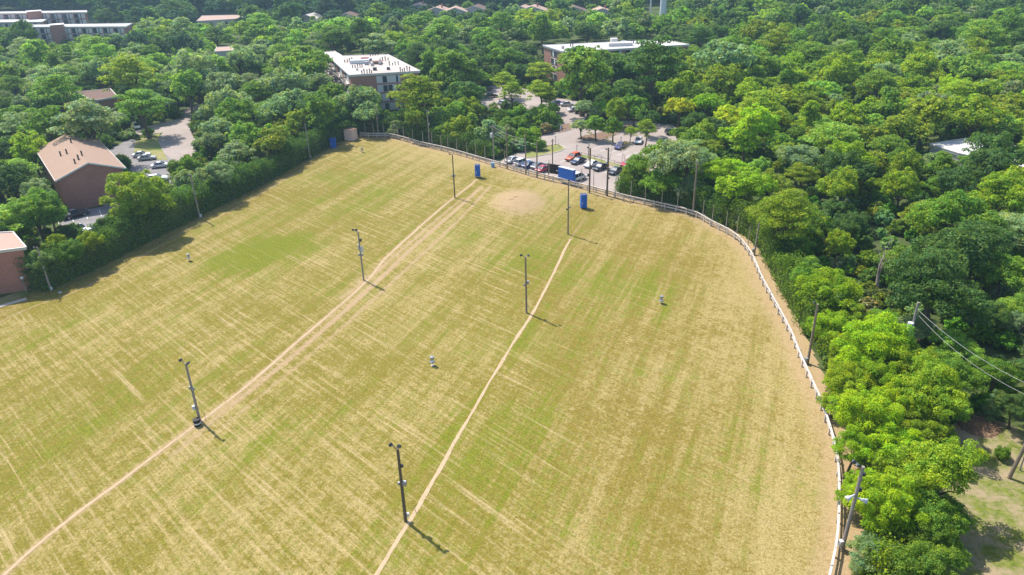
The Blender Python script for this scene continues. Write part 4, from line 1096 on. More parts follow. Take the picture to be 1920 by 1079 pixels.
def shell_points(k, r, rx, rz, zc, zlo=-.35):
    out = []
    while len(out) < k:
        d = r.normal(size=3); d /= np.linalg.norm(d)
        if d[2] < zlo: continue
        p = d * np.array([rx, rx, rz]) * r.uniform(.72, 1.0); p[2] += zc
        if all(np.linalg.norm(p - q) > .23 * (rx + rz) / 2 for q in out) or r.random() < .06: out.append(p)
    return np.array(out)

def crown_clumps(kind, r):
    """crown of a tree with crown radius 4.5 m standing on z = 0"""
    c = []
    if kind in ('oak', 'maple', 'tall'):
        # several boughs, each its own billow of small clumps, so that the outline is uneven
        nb, spread, z0, dz, br = {'oak': (7, 2.5, 5.6, 1.7, 1.95), 'maple': (6, 1.9, 5.4, 2.3, 1.85), 'tall': (6, 1.1, 6.6, 3.2, 1.6)}[kind]
        for i in range(nb):
            a = 2 * math.pi * (i + r.uniform(-.35, .35)) / (nb - 1); q = spread * (r.uniform(.6, 1.15) if i < nb - 1 else .15)
            k = br * r.uniform(.72, 1.18); zc = z0 + dz * (r.uniform(-.75, .55) if i < nb - 1 else r.uniform(.5, 1.0))
            o = np.array([q * math.cos(a), q * math.sin(a), zc])
            for p in shell_points(int(9 + 4 * k), r, k, k * .86, 0, -.5):
                s = r.uniform(.38, .82); c.append((*(p + o), s * 1.12, s * .8))
            c.append((*o, k * .72, k * .62))
        for i in range(7):
            a = r.uniform(0, 6.28); q = spread * r.uniform(.9, 1.75); s = r.uniform(.22, .42)
            c.append((q * math.cos(a), q * math.sin(a), z0 + r.uniform(-1.6, 1.6), s, s))
        c.append((0, 0, z0, spread * .7, dz * .9))
    elif kind == 'locust':
        for tier, (z, rad, k) in enumerate(((8.7, 1.7, 9), (7.8, 3.1, 18), (6.8, 4.1, 22), (5.6, 4.3, 13))):
            for i in range(k):
                a = 2 * math.pi * (i + r.uniform(-.3, .3)) / k; q = rad * r.uniform(.35, 1.0)
                s = r.uniform(.6, 1.45)
                c.append((q * math.cos(a), q * math.sin(a), z + r.normal() * .3 - .05 * q * q * .5, s, s * r.uniform(.22, .34)))
    elif kind == 'ail':
        for p in shell_points(62, r, 3.4, 3.3, 5.8, -.6):
            p = p * np.array([1.1, 1.1, 1]) + r.normal(size=3) * .38; s = r.uniform(.45, 1.0); c.append((*p, s, s * .85))
        c.append((0, 0, 5.6, 2.5, 2.3))
    elif kind == 'bush':
        for p in shell_points(50, r, 3.3, 3.1, 2.6, -.6):
            p = p + r.normal(size=3) * np.array([.4, .4, .3]); p[2] = max(.4, p[2]); s = r.uniform(.5, 1.15); c.append((*p, s, s * .85))
        c.append((0, 0, 2.4, 2.6, 2.2))
    elif kind == 'conifer':
        for i in range(44):
            u = r.random() ** .7; z = 1.5 + 9.5 * (1 - u); a = r.uniform(0, 6.28); q = 3.0 * u * r.uniform(.6, 1)
            s = .5 + .6 * u; c.append((q * math.cos(a), q * math.sin(a), z, s * 1.2, s * .6))
        c.append((0, 0, 4.5, 1.4, 3.0))
    return np.array(c)
ZC = dict(oak=6.5, maple=6.7, tall=7.2, locust=7.0, ail=6.0, bush=2.9, conifer=5.5)
LODS = dict(close=(20000, .215), near=(11000, .31), mid=(4600, .48), far=(1100, .95))

def limb_mesh(kind, cl, r):
    mb = MB()
    if kind == 'bush':
        for k in range(5):
            a = r.uniform(0, 6.28); q = cl[r.integers(len(cl) - 1)]
            mb.tube([(0, 0, 0), (q[0] * .4, q[1] * .4, q[2] * .5), (q[0] * .8, q[1] * .8, q[2] * .9)], [.1, .07, .03], 5, cap=False)
        return mb
    top = ZC[kind] * (.62 if kind != 'conifer' else 1.5)
    lean = r.normal(size=2) * .25
    mb.tube([(0, 0, -.1), (0, 0, .5), (*(lean * .5), top * .55), (*lean, top)], [.42, .30, .25, .17], 8, cap=False)
    if kind == 'conifer': return mb
    for i in r.choice(len(cl) - 1, min(11, len(cl) - 1), replace=False):
        p = cl[i][:3]; s = np.array([*(lean * .8), top * r.uniform(.6, .98)])
        m1 = s + (p - s) * .5 + np.array([0, 0, .35]) + r.normal(size=3) * .2
        mb.tube([s, m1, s + (p - s) * .95], [.13, .08, .03], 5, cap=False)
    return mb

KINDS = ('oak', 'maple', 'tall', 'locust', 'ail', 'bush', 'conifer')
PROTO = {}
def proto(kind, lod, var):
    key = (kind, lod, var)
    if key in PROTO: return PROTO[key]
    r = np.random.default_rng(abs(hash(kind.__len__() * 131 + ord(kind[0]) * 7 + ord(kind[-1]))) % 9973 + var * 17)
    cl = crown_clumps(kind, r)
    k, s = LODS[lod]
    if kind == 'locust': v = clump_leaves(cl, k, s * .92, r, .5, .45, .25, .5, -.6)
    elif kind == 'ail': v = clump_leaves(cl, int(k * .85), s * 1.75, r, .24, .35, .2, .2, -.4, frond=True)
    elif kind == 'conifer': v = clump_leaves(cl, k, s * 1.2, r, .3, .5, .2, .1, -.6)
    else: v = clump_leaves(cl, k, s, r)
    v = v * 1.0
    v[:, 2] = np.maximum(v[:, 2], .05)
    me = quad_mesh(kind + '_crown', v, LEAF)
    tb = limb_mesh(kind, cl, np.random.default_rng(var + 5))
    tm = bpy.data.meshes.new(kind + '_trunk'); tm.from_pydata(tb.v, [], tb.f); tm.materials.append(MATS['bark'])
    for p in tm.polygons: p.use_smooth = True
    PROTO[key] = (me, tm)
    return PROTO[key]

def joined(kind, lod, var):
    key = (kind, lod, var, 'j')
    if key in PROTO: return PROTO[key]
    a, b = proto(kind, lod, var)
    va = np.zeros(len(a.vertices) * 3, np.float32); a.vertices.foreach_get('co', va); va = va.reshape(-1, 3)
    vb = [tuple(v.co) for v in b.vertices]; n0 = len(va)
    f = [[4 * i, 4 * i + 1, 4 * i + 2, 4 * i + 3] for i in range(n0 // 4)] + [[n0 + i for i in p.vertices] for p in b.polygons]
    me = bpy.data.meshes.new(kind + '_tree'); me.from_pydata([tuple(map(float, x)) for x in va] + vb, [], f)
    me.materials.append(LEAF); me.materials.append(MATS['bark'])
    mi = np.zeros(len(f), np.int32); mi[n0 // 4:] = 1; me.polygons.foreach_set('material_index', mi); me.update()
    PROTO[key] = me
    return me

TINT = dict(dk=(.044, .078, .016), bl=(.026, .055, .024), md=(.072, .120, .012), gg=(.108, .142, .060), lm=(.126, .170, .010), yg=(.142, .205, .005), ye=(.190, .215, .006), ol=(.100, .122, .010), lg=(.105, .165, .022), rd=(.24, .065, .03), gr=(.13, .12, .10))
WORD = dict(dk='dark green', bl='deep blue-green', md='mid-green', gg='grey-green', lm='lime green', yg='yellow-green', ye='yellow', ol='olive green', lg='light green', rd='reddish', gr='greyish')
KWORD = dict(oak='lumpy round', maple='full rounded', tall='upright', locust='flat-topped feathery', ail='tufted', bush='bushy', conifer='pointed')
NAMES = dict(oak='oak_tree', maple='maple_tree', tall='upright_tree', locust='locust_tree', ail='tufted_tree', bush='bush', conifer='conifer_tree')

# ------------------------------------------------------------------ trees surveyed one by one: photo pixel of the crown centre, half width in pixels, kind, colour
HAND = '''
45 66 38 oak dk|12 62 22 oak md|125 92 24 maple lg|30 104 26 oak gg|66 112 30 oak gg|95 146 46 locust gg|22 150 30 locust md|156 131 22 oak gg|240 136 52 locust lm|104 172 52 locust md|262 186 52 locust md|326 168 34 oak dk
205 78 36 oak bl|252 74 38 oak bl|345 76 42 oak bl|300 82 30 oak dk|342 122 42 maple md|403 112 38 maple lg|165 236 76 locust gg|40 236 42 locust gg|82 212 36 oak dk|60 284 42 ail yg|417 150 48 oak gg|452 112 42 oak gg|432 194 44 oak gg|398 205 34 oak gg|456 250 46 maple lg|352 302 30 maple md
30 330 48 oak dk|66 396 56 ail md|14 400 40 oak md|255 362 70 ail lm|404 326 42 oak gg|100 462 32 bush md|462 268 44 bush md|515 268 42 bush md|215 418 40 bush dk|300 372 40 bush dk|350 345 34 bush gg|120 440 26 bush dk|330 318 24 bush md
572 114 52 oak md|535 162 46 oak gg|588 152 38 oak gg|513 200 40 oak gg|486 158 22 oak gr|600 204 50 maple md|668 192 40 oak gg|670 164 32 oak dk|700 186 19 ail lm|784 175 54 locust lm|842 118 54 maple md|872 172 42 oak dk|781 220 32 maple lm|692 228 36 oak gg|880 207 28 ail lm|864 250 38 bush lm|820 236 30 bush gg|919 284 20 bush lg|945 146 27 locust lm|960 172 26 locust lm|650 232 36 bush dk|560 226 36 maple ol|742 242 22 bush gg|845 215 26 bush md|900 230 24 bush gg
1015 126 30 locust lm|1013 168 30 locust lm|1030 187 18 locust lm|1093 120 74 maple md|1226 120 66 locust dk|1130 160 28 conifer ol|1099 194 30 oak gg|1090 232 22 oak gg|1118 224 30 maple md|1157 210 25 ail lm|1190 196 32 oak md|1180 165 30 oak gg|1274 200 34 oak ye|1328 188 38 oak yg|1372 208 38 oak ye|1252 160 28 oak yg|1405 172 42 oak yg|1358 112 58 oak gg|1340 236 34 oak dk|1300 228 26 oak dk|1215 222 26 oak dk|1150 130 40 oak dk|1290 150 34 maple yg
975 225 30 bush md|1022 225 26 bush md|938 222 22 bush md|986 262 26 bush md|1000 250 18 ail yg|1182 247 14 locust lm|1212 242 25 locust lm|1203 304 46 maple md|1268 296 62 oak gg|1236 330 42 oak md|1318 296 34 oak yg|1345 318 40 oak yg|1290 340 36 oak gg|1188 340 30 bush md|1170 345 20 bush gg|1225 360 22 bush dk|1270 375 22 bush dk|1330 370 34 bush md|1010 272 18 bush md|965 272 18 bush gg|950 255 24 bush gg
1474 388 78 locust lm|1402 340 58 oak yg|1590 316 50 oak dk|1575 385 38 oak dk|1574 464 32 ail yg|1560 545 62 ail yg|1755 525 104 oak dk|1690 470 50 oak md|1775 400 66 oak md|1690 352 44 ail lm|1842 420 64 maple md|1885 500 58 oak md|1800 336 50 oak dk|1640 648 76 ail yg|1705 690 64 ail lm|1600 715 56 ail yg|1625 785 68 ail yg|1754 724 84 oak lm|1762 870 98 oak lm|1660 945 74 ail yg|1645 1030 54 oak gg|1745 1065 74 oak md|1598 850 44 ail yg|1685 840 66 ail yg
1500 470 42 bush md|1452 430 34 bush md|1530 420 40 oak md|1525 610 28 bush md|1560 655 28 bush yg|1850 580 50 oak dk|1900 600 36 oak gg|1870 690 52 oak md|1905 760 40 oak dk|1860 760 30 conifer gg|1790 640 48 oak lg|1720 610 40 oak gg|1510 540 24 bush md|1480 500 24 bush md|1420 400 26 bush md|1380 380 32 bush md|1565 720 24 bush yg|1610 905 34 bush yg|1620 1070 30 bush gg|1880 850 22 bush md|1570 140 44 ail lm|1690 50 14 oak rd|1500 100 34 oak md|1640 120 36 oak yg|1700 170 36 maple lm|1600 250 46 ol ol|1700 230 50 ol ol|1500 290 44 oak gg|1590 210 40 ol yg
1290 98 30 locust md|405 240 34 oak gg|1862 302 56 oak dk|1775 312 30 oak md|1700 300 40 oak md|1560 620 44 ail yg|1690 760 56 ail yg|1645 720 50 ail yg|1740 800 56 ail lm|1720 950 60 oak md|1790 760 40 oak lg|1730 1000 56 oak md|1580 690 36 ail lm|1545 590 34 bush yg|1600 600 40 ail lm|1660 600 36 ail md|1700 880 50 ail lm|1600 930 34 ail yg|1780 960 46 oak md|1490 440 30 ail lm|1520 500 40 maple md|1600 420 40 oak dk|1340 200 24 oak md
1090 110 44 oak dk|1122 106 50 maple md|1180 120 46 oak dk|1150 110 34 oak md|1250 106 50 oak md|390 262 28 oak gg|384 214 24 oak dk|1870 288 60 oak dk|1765 304 38 maple md|1830 300 36 oak md|1745 950 66 oak md|1765 1005 54 oak md|1645 1075 44 bush gg|1240 280 40 oak md|1180 318 30 maple lm|1150 232 26 maple md|1560 770 30 ail lm|692 184 25 oak dk|662 182 24 oak gg|94 402 30 ail md|1300 262 34 oak md|1280 275 30 oak dk|1325 262 32 maple md|1595 660 44 ail yg'''
REPL = {'ol': 'oak'}
trees = []     # dict(pos, R, kind, col, hand)
for row in HAND.strip().replace('\n', '|').split('|'):
    x, y, hw, kind, col = row.split(); kind = REPL.get(kind, kind)
    x, y, hw = float(x), float(y), float(hw)
    R = 4.5
    for _ in range(6):
        zc = ZC[kind] * R / 4.5
        p = G(x, y, zc); d = P(p)[2]; R = .93 * hw * d / F
        if R > 10.5: R = 10.5
    b = np.array([p[0], p[1], 0.])
    # no stem inside the field: slide it back behind the fence or hedge
    for _ in range(60):
        dd = min(np.linalg.norm(FENCE - b[:2], axis=1).min(), np.linalg.norm(HEDGE - b[:2], axis=1).min())
        if inside(b[:2], FIELD_POLY)[0] or dd < min(2.6, .5 * R): b[:2] += unit(b[:2]) * .7
        else: break
    for _ in range(60):
        if any(inside(b[:2], f)[0] for f in BUILD_FOOT): b[:2] += unit(b[:2]) * .7
        else: break
    trees.append(dict(pos=b, R=R, kind=kind, col=col, hand=True))

# what must stay open to view: (photo polygon, distance beyond which trees may stand)
CLEARV = [
 ([(940, 300), (1000, 262), (1010, 250), (1065, 240), (1072, 228), (1045, 212), (1040, 190), (1095, 185), (1100, 215), (1085, 235), (1110, 255), (1175, 250), (1240, 243), (1250, 262), (1215, 285), (1175, 300), (1160, 345), (1130, 365), (1010, 335)], 300),
 ([(905, 205), (905, 165), (935, 160), (1000, 180), (1000, 205)], 300),
 ([(608, 95), (640, 102), (726, 100), (788, 134), (765, 142), (745, 207), (728, 209), (712, 160), (655, 146), (625, 142)], 330),
 ([(1016, 82), (1240, 72), (1292, 84), (1200, 98), (1165, 108), (1150, 97), (1062, 99), (1058, 160), (1044, 160), (1040, 100), (1018, 100)], 420),
 ([(0, 16), (166, 16), (172, 46), (248, 42), (248, 52), (215, 57), (115, 60), (112, 75), (85, 75), (60, 55), (0, 46)], 620),
 ([(157, 166), (205, 165), (220, 205), (190, 207), (160, 195)], 300),
 ([(80, 280), (150, 275), (235, 312), (192, 387), (205, 425), (140, 442), (122, 400), (98, 345), (65, 325)], 220),
 ([(205, 275), (240, 255), (300, 285), (318, 310), (290, 320), (255, 305), (225, 310)], 260),
 ([(290, 255), (350, 226), (374, 245), (385, 285), (330, 300), (300, 290)], 280), ([(330, 226), (345, 205), (390, 192), (390, 205), (350, 226)], 300),
 ([(0, 434), (44, 462), (60, 560), (0, 580)], 200),
 ([(1750, 270), (1812, 262), (1800, 280), (1775, 284)], 320),
 ([(372, 26), (440, 26), (440, 41), (375, 41)], 600), ([(404, 86), (438, 86), (438, 98), (405, 98)], 480),
 ([(1234, 0), (1250, 0), (1250, 24), (1234, 24)], 700), ([(1214, 0), (1222, 0), (1222, 22), (1214, 22)], 700),
 ([(1805, 785), (1840, 770), (1930, 830), (1930, 1085), (1815, 1085), (1810, 960)], 200),
 ([(1605, 385), (1690, 375), (1675, 545), (1625, 545)], 150), ([(1682, 562), (1716, 562), (1702, 646), (1682, 646)], 150), ([(1880, 610), (1920, 600), (1920, 660), (1890, 660)], 140),
] + [([(x - 8, y - 9), (x + 6, y - 9), (x + 6, y - 5), (x - 8, y - 5)], 900) for (x, y), _, _ in houses]
CLEARP = []
for poly, dm in CLEARV:
    xs_ = [p[0] for p in poly]; ys_ = [p[1] for p in poly]
    gx, gy = np.meshgrid(np.arange(min(xs_), max(xs_) + 1, 4), np.arange(min(ys_), max(ys_) + 1, 4))
    q = np.stack([gx.ravel(), gy.ravel()], 1); q = q[inside(q, poly)]
    CLEARP += [(a, b_, dm) for a, b_ in q]
CLEARP = np.array(CLEARP)
FIELD_GUARD = np.array([P((*p, 0))[:2] for p in FIELD_POLY if p[1] > 30])

# woods filled in between them
cell = 8.0; grid = {}
def put(p, R): grid.setdefault((int(p[0] // cell), int(p[1] // cell)), []).append((p[0], p[1], R))
for t in trees: put(t['pos'], t['R'])
def free(p, R):
    cx, cy = int(p[0] // cell), int(p[1] // cell)
    for i in range(cx - 2, cx + 3):
        for j in range(cy - 2, cy + 3):
            for (x, y, r) in grid.get((i, j), ()):
                if (x - p[0]) ** 2 + (y - p[1]) ** 2 < (.62 * (R + r)) ** 2: return False
    return True
def pick(r, table):
    u = r.random() * sum(w for _, w in table)
    for k, w in table:
        u -= w
        if u <= 0: return k
    return table[-1][0]
FE = FENCE[::6]; HE = HEDGE[::6]; FOOT = [np.array(f) for f in BUILD_FOOT]
fill = []
N_TRY = 42000
yy = 30 + (760 - 30) * np.sqrt(nrg.random(N_TRY)); xx = (nrg.random(N_TRY) * 2 - 1) * (.80 * yy + 30)
cand = np.stack([xx, yy], 1)
bad = inside(cand, FIELD_POLY) | inside(cand, LOT_W) | inside(cand, LOT2_W) | inside(cand, ROAD_W) | inside(cand, CLEAR_W)
for f in FOOT:
    c_ = f.mean(0); g_ = c_ + (f - c_) * 1.12
    bad |= inside(cand, [tuple(q) for q in g_])
bad |= (dist_line(cand, FE) < 4.2) | (dist_line(cand, HE) < 4.5)
for k in np.nonzero(~bad)[0]:
    b = np.array([xx[k], yy[k], 0.]); R = rnd.choice((rnd.uniform(2.4, 4.0), rnd.uniform(3.4, 6.0), rnd.uniform(4.5, 7.4))) * (1 + .12 * (yy[k] > 250))
    if not free(b, R): continue
    x0, y0, d0 = P(b)
    tbl = [('oak', .46), ('maple', .22), ('locust', .2), ('ail', .06), ('tall', .06)]
    if x0 < 700 and y0 < 150: tbl = [('oak', .35), ('maple', .2), ('locust', .4), ('tall', .05)]
    kind = pick(rnd, tbl)
    x, y, d = P((b[0], b[1], ZC[kind] * R / 4.5)); hw = R * F / d
    if y > 1300 or x < -260 or x > 2180: continue
    m_ = CLEARP[:, 2] > d
    if m_.any():
        q = CLEARP[m_]
        if ((((q[:, 0] - x) / (hw * .95)) ** 2 + ((q[:, 1] - y) / (hw * .85)) ** 2) < 1).any(): continue
    # colours drift with the woods; the first row puts cloud shade into the tints
    if y < 40 and x < 960: ct = [('bl', .5), ('dk', .3), ('md', .15), ('lg', .05)]
    elif x < 620: ct = [('md', .3), ('dk', .2), ('gg', .22), ('lg', .18), ('lm', .07), ('ol', .03)]
    elif x < 1250: ct = [('md', .34), ('dk', .24), ('lg', .16), ('gg', .14), ('lm', .07), ('ol', .05)]
    elif y < 110: ct = [('dk', .34), ('md', .36), ('lg', .1), ('gg', .1), ('lm', .05), ('ol', .05)]
    elif y < 420: ct = [('md', .22), ('lm', .24), ('yg', .12), ('ol', .16), ('lg', .16), ('gg', .10)]
    else: ct = [('dk', .36), ('md', .44), ('lg', .1), ('gg', .1)]
    # patches
    if math.sin(b[0] * .021 + 1) + math.sin(b[1] * .027 + b[0] * .011) > 1.1: ct = ct[:2]
    put(b, R); fill.append(dict(pos=b, R=R, kind=kind, col=pick(rnd, ct), hand=False))

# which ones show: a coarse painter's pass from near to far
allt = trees + fill
for t in allt:
    t['px'] = P((t['pos'][0], t['pos'][1], ZC[t['kind']] * t['R'] / 4.5)); t['hw'] = t['R'] * F / t['px'][2]
order = sorted(allt, key=lambda t: t['px'][2])
buf = np.zeros((270, 480), bool); gy, gx = np.mgrid[0:270, 0:480]
for t in order:
    x, y, hw = t['px'][0] / 4, t['px'][1] / 4, t['hw'] / 4
    x0, x1, y0, y1 = max(0, int(x - hw)), min(480, int(x + hw) + 2), max(0, int(y - hw)), min(270, int(y + hw) + 2)
    if x1 <= x0 or y1 <= y0: t['vis'] = 0; continue
    sub = buf[y0:y1, x0:x1]
    m_ = (((gx[y0:y1, x0:x1] - x) / hw) ** 2 + ((gy[y0:y1, x0:x1] - y) / (hw * .82)) ** 2) < 1
    t['vis'] = int((m_ & ~sub).sum()); sub |= m_
single = sorted([t for t in allt if t['vis'] > 3], key=lambda t: -t['vis'] - 1e6 * t['hand'])[:300]
ids_ = set(map(id, single))
mass = [t for t in allt if id(t) not in ids_]

# labels: colour and habit, then where among its look-alikes
LM = [('the vented flat roof', 700, 135), ('the orange brick block', 1150, 95), ('the top-left white roofs', 110, 45), ('the small dark-roofed building', 188, 188),
      ('the tan shingle roof', 150, 300), ('the left-edge brick building', 25, 500), ('the curving road', 335, 255), ('the orange car', 1074, 297), ('the broadside silver car', 1064, 195), ('the blue signboard', 1063, 328),
      ('the low right-hand white roof', 1790, 275), ('the bare dead tree', 1645, 470), ('the pole with loudspeaker horns', 1595, 950), ('the pole with transformer', 1700, 605), ('the white water tower', 1241, 12), ('the pinkish shed', 657, 250),
      ('the leaning clearing pole', 1905, 860), ('the fence-bend leaning pole', 1420, 430), ('the pole behind the fence', 1304, 350), ('the pale pole before the hedge', 367, 370), ('the stout brown fence pole', 1524, 625), ('the purple-blue car', 1163, 274), ('the far pink-roofed houses', 840, 18)]
ORD = ['nearest', 'second nearest', 'third nearest', 'fourth nearest', 'fifth nearest', 'sixth nearest', 'seventh nearest', 'eighth nearest', 'ninth nearest', 'tenth nearest', 'eleventh nearest', 'twelfth nearest', 'thirteenth nearest', 'fourteenth nearest']
byk = {}
for t in single:
    i = min(range(len(LM)), key=lambda i: (LM[i][1] - t['px'][0]) ** 2 + (LM[i][2] - t['px'][1]) ** 2)
    dd = math.hypot(LM[i][1] - t['px'][0], LM[i][2] - t['px'][1])
    byk.setdefault((t['col'], t['kind'], i), []).append((dd, id(t), t))
for (col, kind, i), L_ in byk.items():
    L_.sort()
    for j, (_, _, t) in enumerate(L_):
        w = 'bush' if kind == 'bush' else ('conifer' if kind == 'conifer' else 'tree')
        kw = KWORD[kind] if kind not in ('bush', 'conifer') else ('thick' if kind == 'bush' else 'pointed')
        t['label'] = f"{WORD[col]} {kw} {w}, {ORD[min(j, 13)]} one to {LM[i][0]}"

for t in single:
    kind = t['kind']; lod = 'close' if t['px'][2] < 112 else ('near' if t['px'][2] < 170 else 'mid')
    var = rnd.randrange(4); s = t['R'] / 4.5
    lum = (2.1 if t['col'] in ('lm', 'yg') else 2.5) * rnd.uniform(.86, 1.15); jig = [max(.015, lum * c * rnd.uniform(.95, 1.05)) for c in TINT[t['col']]]
    sc = (s * rnd.uniform(.88, 1.12), s * rnd.uniform(.88, 1.12), s * rnd.uniform(.88, 1.14))
    grp = 'bushes round the field and car park' if kind == 'bush' else 'trees of the woods round the field'
    if t['hw'] > 15:
        cm, tm = proto(kind, lod, var)
        e = empty(NAMES[kind], t['pos'], t['label'], 'bush' if kind == 'bush' else 'tree', grp, rnd.uniform(0, 6.28)); e.scale = sc
        o = bpy.data.objects.new('crown', cm); COL.objects.link(o); o.parent = e; o.color = (*jig, 1)
        o2 = bpy.data.objects.new('stem' if kind == 'bush' else 'trunk', tm); COL.objects.link(o2); o2.parent = e
    else:
        o = bpy.data.objects.new(NAMES[kind], joined(kind, lod, var)); COL.objects.link(o); o.location = Vector(t['pos']); o.scale = sc; o.rotation_euler = (0, 0, rnd.uniform(0, 6.28)); o.color = (*jig, 1)
        tag(o, t['label'], 'bush' if kind == 'bush' else 'tree', grp)

# ------------------------------------------------------------------ the far woods and the undergrowth: masses nobody would count
def proto_collection(name, items):
    c = bpy.data.collections.new(name)
    for i, (kind, lod, var) in enumerate(items):
        me, tm = proto(kind, lod, var)
        me = me.copy(); me.materials.clear(); me.materials.append(LEAF_FAR)
        o = bpy.data.objects.new(f'{i:02d}_{kind}', me); c.objects.link(o)
    return c
def scatter(name, rows, coll, label, cat):
    """rows: x, y, z, scale, rot, index, r, g, b"""
    rows = np.array(rows, float); k = len(rows)
    me = bpy.data.meshes.new(name); me.vertices.add(k); me.vertices.foreach_set('co', rows[:, :3].astype(np.float32).ravel())
    for nm, typ, colz in (('sc', 'FLOAT', 3), ('ro', 'FLOAT', 4), ('ix', 'INT', 5)):
        a = me.attributes.new(nm, typ, 'POINT'); a.data.foreach_set('value', rows[:, colz].astype(np.int32 if typ == 'INT' else np.float32))
    a = me.attributes.new('tint', 'FLOAT_COLOR', 'POINT'); a.data.foreach_set('color', np.c_[rows[:, 6:9], np.ones(k)].astype(np.float32).ravel())
    o = bpy.data.objects.new(name, me); COL.objects.link(o); me.materials.append(LEAF_FAR)
    g = bpy.data.node_groups.new(name, 'GeometryNodeTree')
    g.interface.new_socket('Geometry', in_out='INPUT', socket_type='NodeSocketGeometry'); g.interface.new_socket('Geometry', in_out='OUTPUT', socket_type='NodeSocketGeometry')
    A = g.nodes.new; gi = A('NodeGroupInput'); go = A('NodeGroupOutput')
    ci = A('GeometryNodeCollectionInfo'); ci.inputs['Collection'].default_value = coll; ci.inputs['Separate Children'].default_value = True; ci.inputs['Reset Children'].default_value = True
    ip = A('GeometryNodeInstanceOnPoints'); ip.inputs['Pick Instance'].default_value = True
    def na(nm, typ):
        q = A('GeometryNodeInputNamedAttribute'); q.data_type = typ; q.inputs['Name'].default_value = nm; return q.outputs['Attribute']
    cx = A('ShaderNodeCombineXYZ'); g.links.new(na('ro', 'FLOAT'), cx.inputs[2])
    e2 = A('FunctionNodeEulerToRotation'); g.links.new(cx.outputs[0], e2.inputs[0])
    g.links.new(gi.outputs[0], ip.inputs['Points']); g.links.new(ci.outputs[0], ip.inputs['Instance'])
    g.links.new(na('ix', 'INT'), ip.inputs['Instance Index']); g.links.new(e2.outputs[0], ip.inputs['Rotation']); g.links.new(na('sc', 'FLOAT'), ip.inputs['Scale'])
    g.links.new(ip.outputs[0], go.inputs[0])
    md = o.modifiers.new('scatter', 'NODES'); md.node_group = g
    return tag(o, label, cat, kind='stuff')
FARK = [(k, 'far', v) for k in ('oak', 'maple', 'tall', 'locust', 'ail') for v in range(4)]
FI = {k: i * 4 for i, k in enumerate(('oak', 'maple', 'tall', 'locust', 'ail'))}
MIDK = [(k, 'mid', v) for k in ('oak', 'maple', 'tall', 'locust', 'ail') for v in range(4)]
rows_f, rows_m = [], []
for t in mass:
    if t['kind'] not in FI: continue
    lum = 2.5 * rnd.uniform(.84, 1.18); c = [max(.015, lum * x * rnd.uniform(.94, 1.06)) for x in TINT[t['col']]]
    (rows_f if t['px'][2] > 330 else rows_m).append((*t['pos'], t['R'] / 4.5 * rnd.uniform(.95, 1.08), rnd.uniform(0, 6.28), FI[t['kind']] + rnd.randrange(4), *c))
scatter('far_woods', rows_f, proto_collection('far_crowns', FARK), 'hazy far woodland reaching to the top of the view', 'woodland')
scatter('woodland', rows_m, proto_collection('wood_crowns', MIDK), 'closed woodland behind the nearer trees', 'woodland')
UND = []
k = 0
uc = np.stack([nrg.uniform(-230, 210, 26000), nrg.uniform(25, 330, 26000)], 1)
okm = ~(inside(uc, FIELD_POLY) | inside(uc, LOT_W) | inside(uc, LOT2_W) | inside(uc, ROAD_W) | inside(uc, CLEAR_W)) & (np.abs(uc[:, 0]) < .8 * uc[:, 1] + 25)
for f in FOOT: okm &= ~inside(uc, [tuple(q) for q in f.mean(0) + (f - f.mean(0)) * 1.15])
okm &= (dist_line(uc, FE) > 3.4) & (dist_line(uc, HE) > 3.0)
for b in uc[okm][:7000]:
    c = [2.4 * x * rnd.uniform(.75, 1.2) for x in TINT[pick(rnd, [('dk', .4), ('md', .35), ('ol', .12), ('gg', .13)])]]
    UND.append((b[0], b[1], 0, rnd.uniform(.22, .5), rnd.uniform(0, 6.28), rnd.randrange(3), *c))
scatter('undergrowth', UND, proto_collection('shrubs', [('bush', 'far', v) for v in range(3)]), 'low leafy undergrowth between the trees', 'undergrowth')

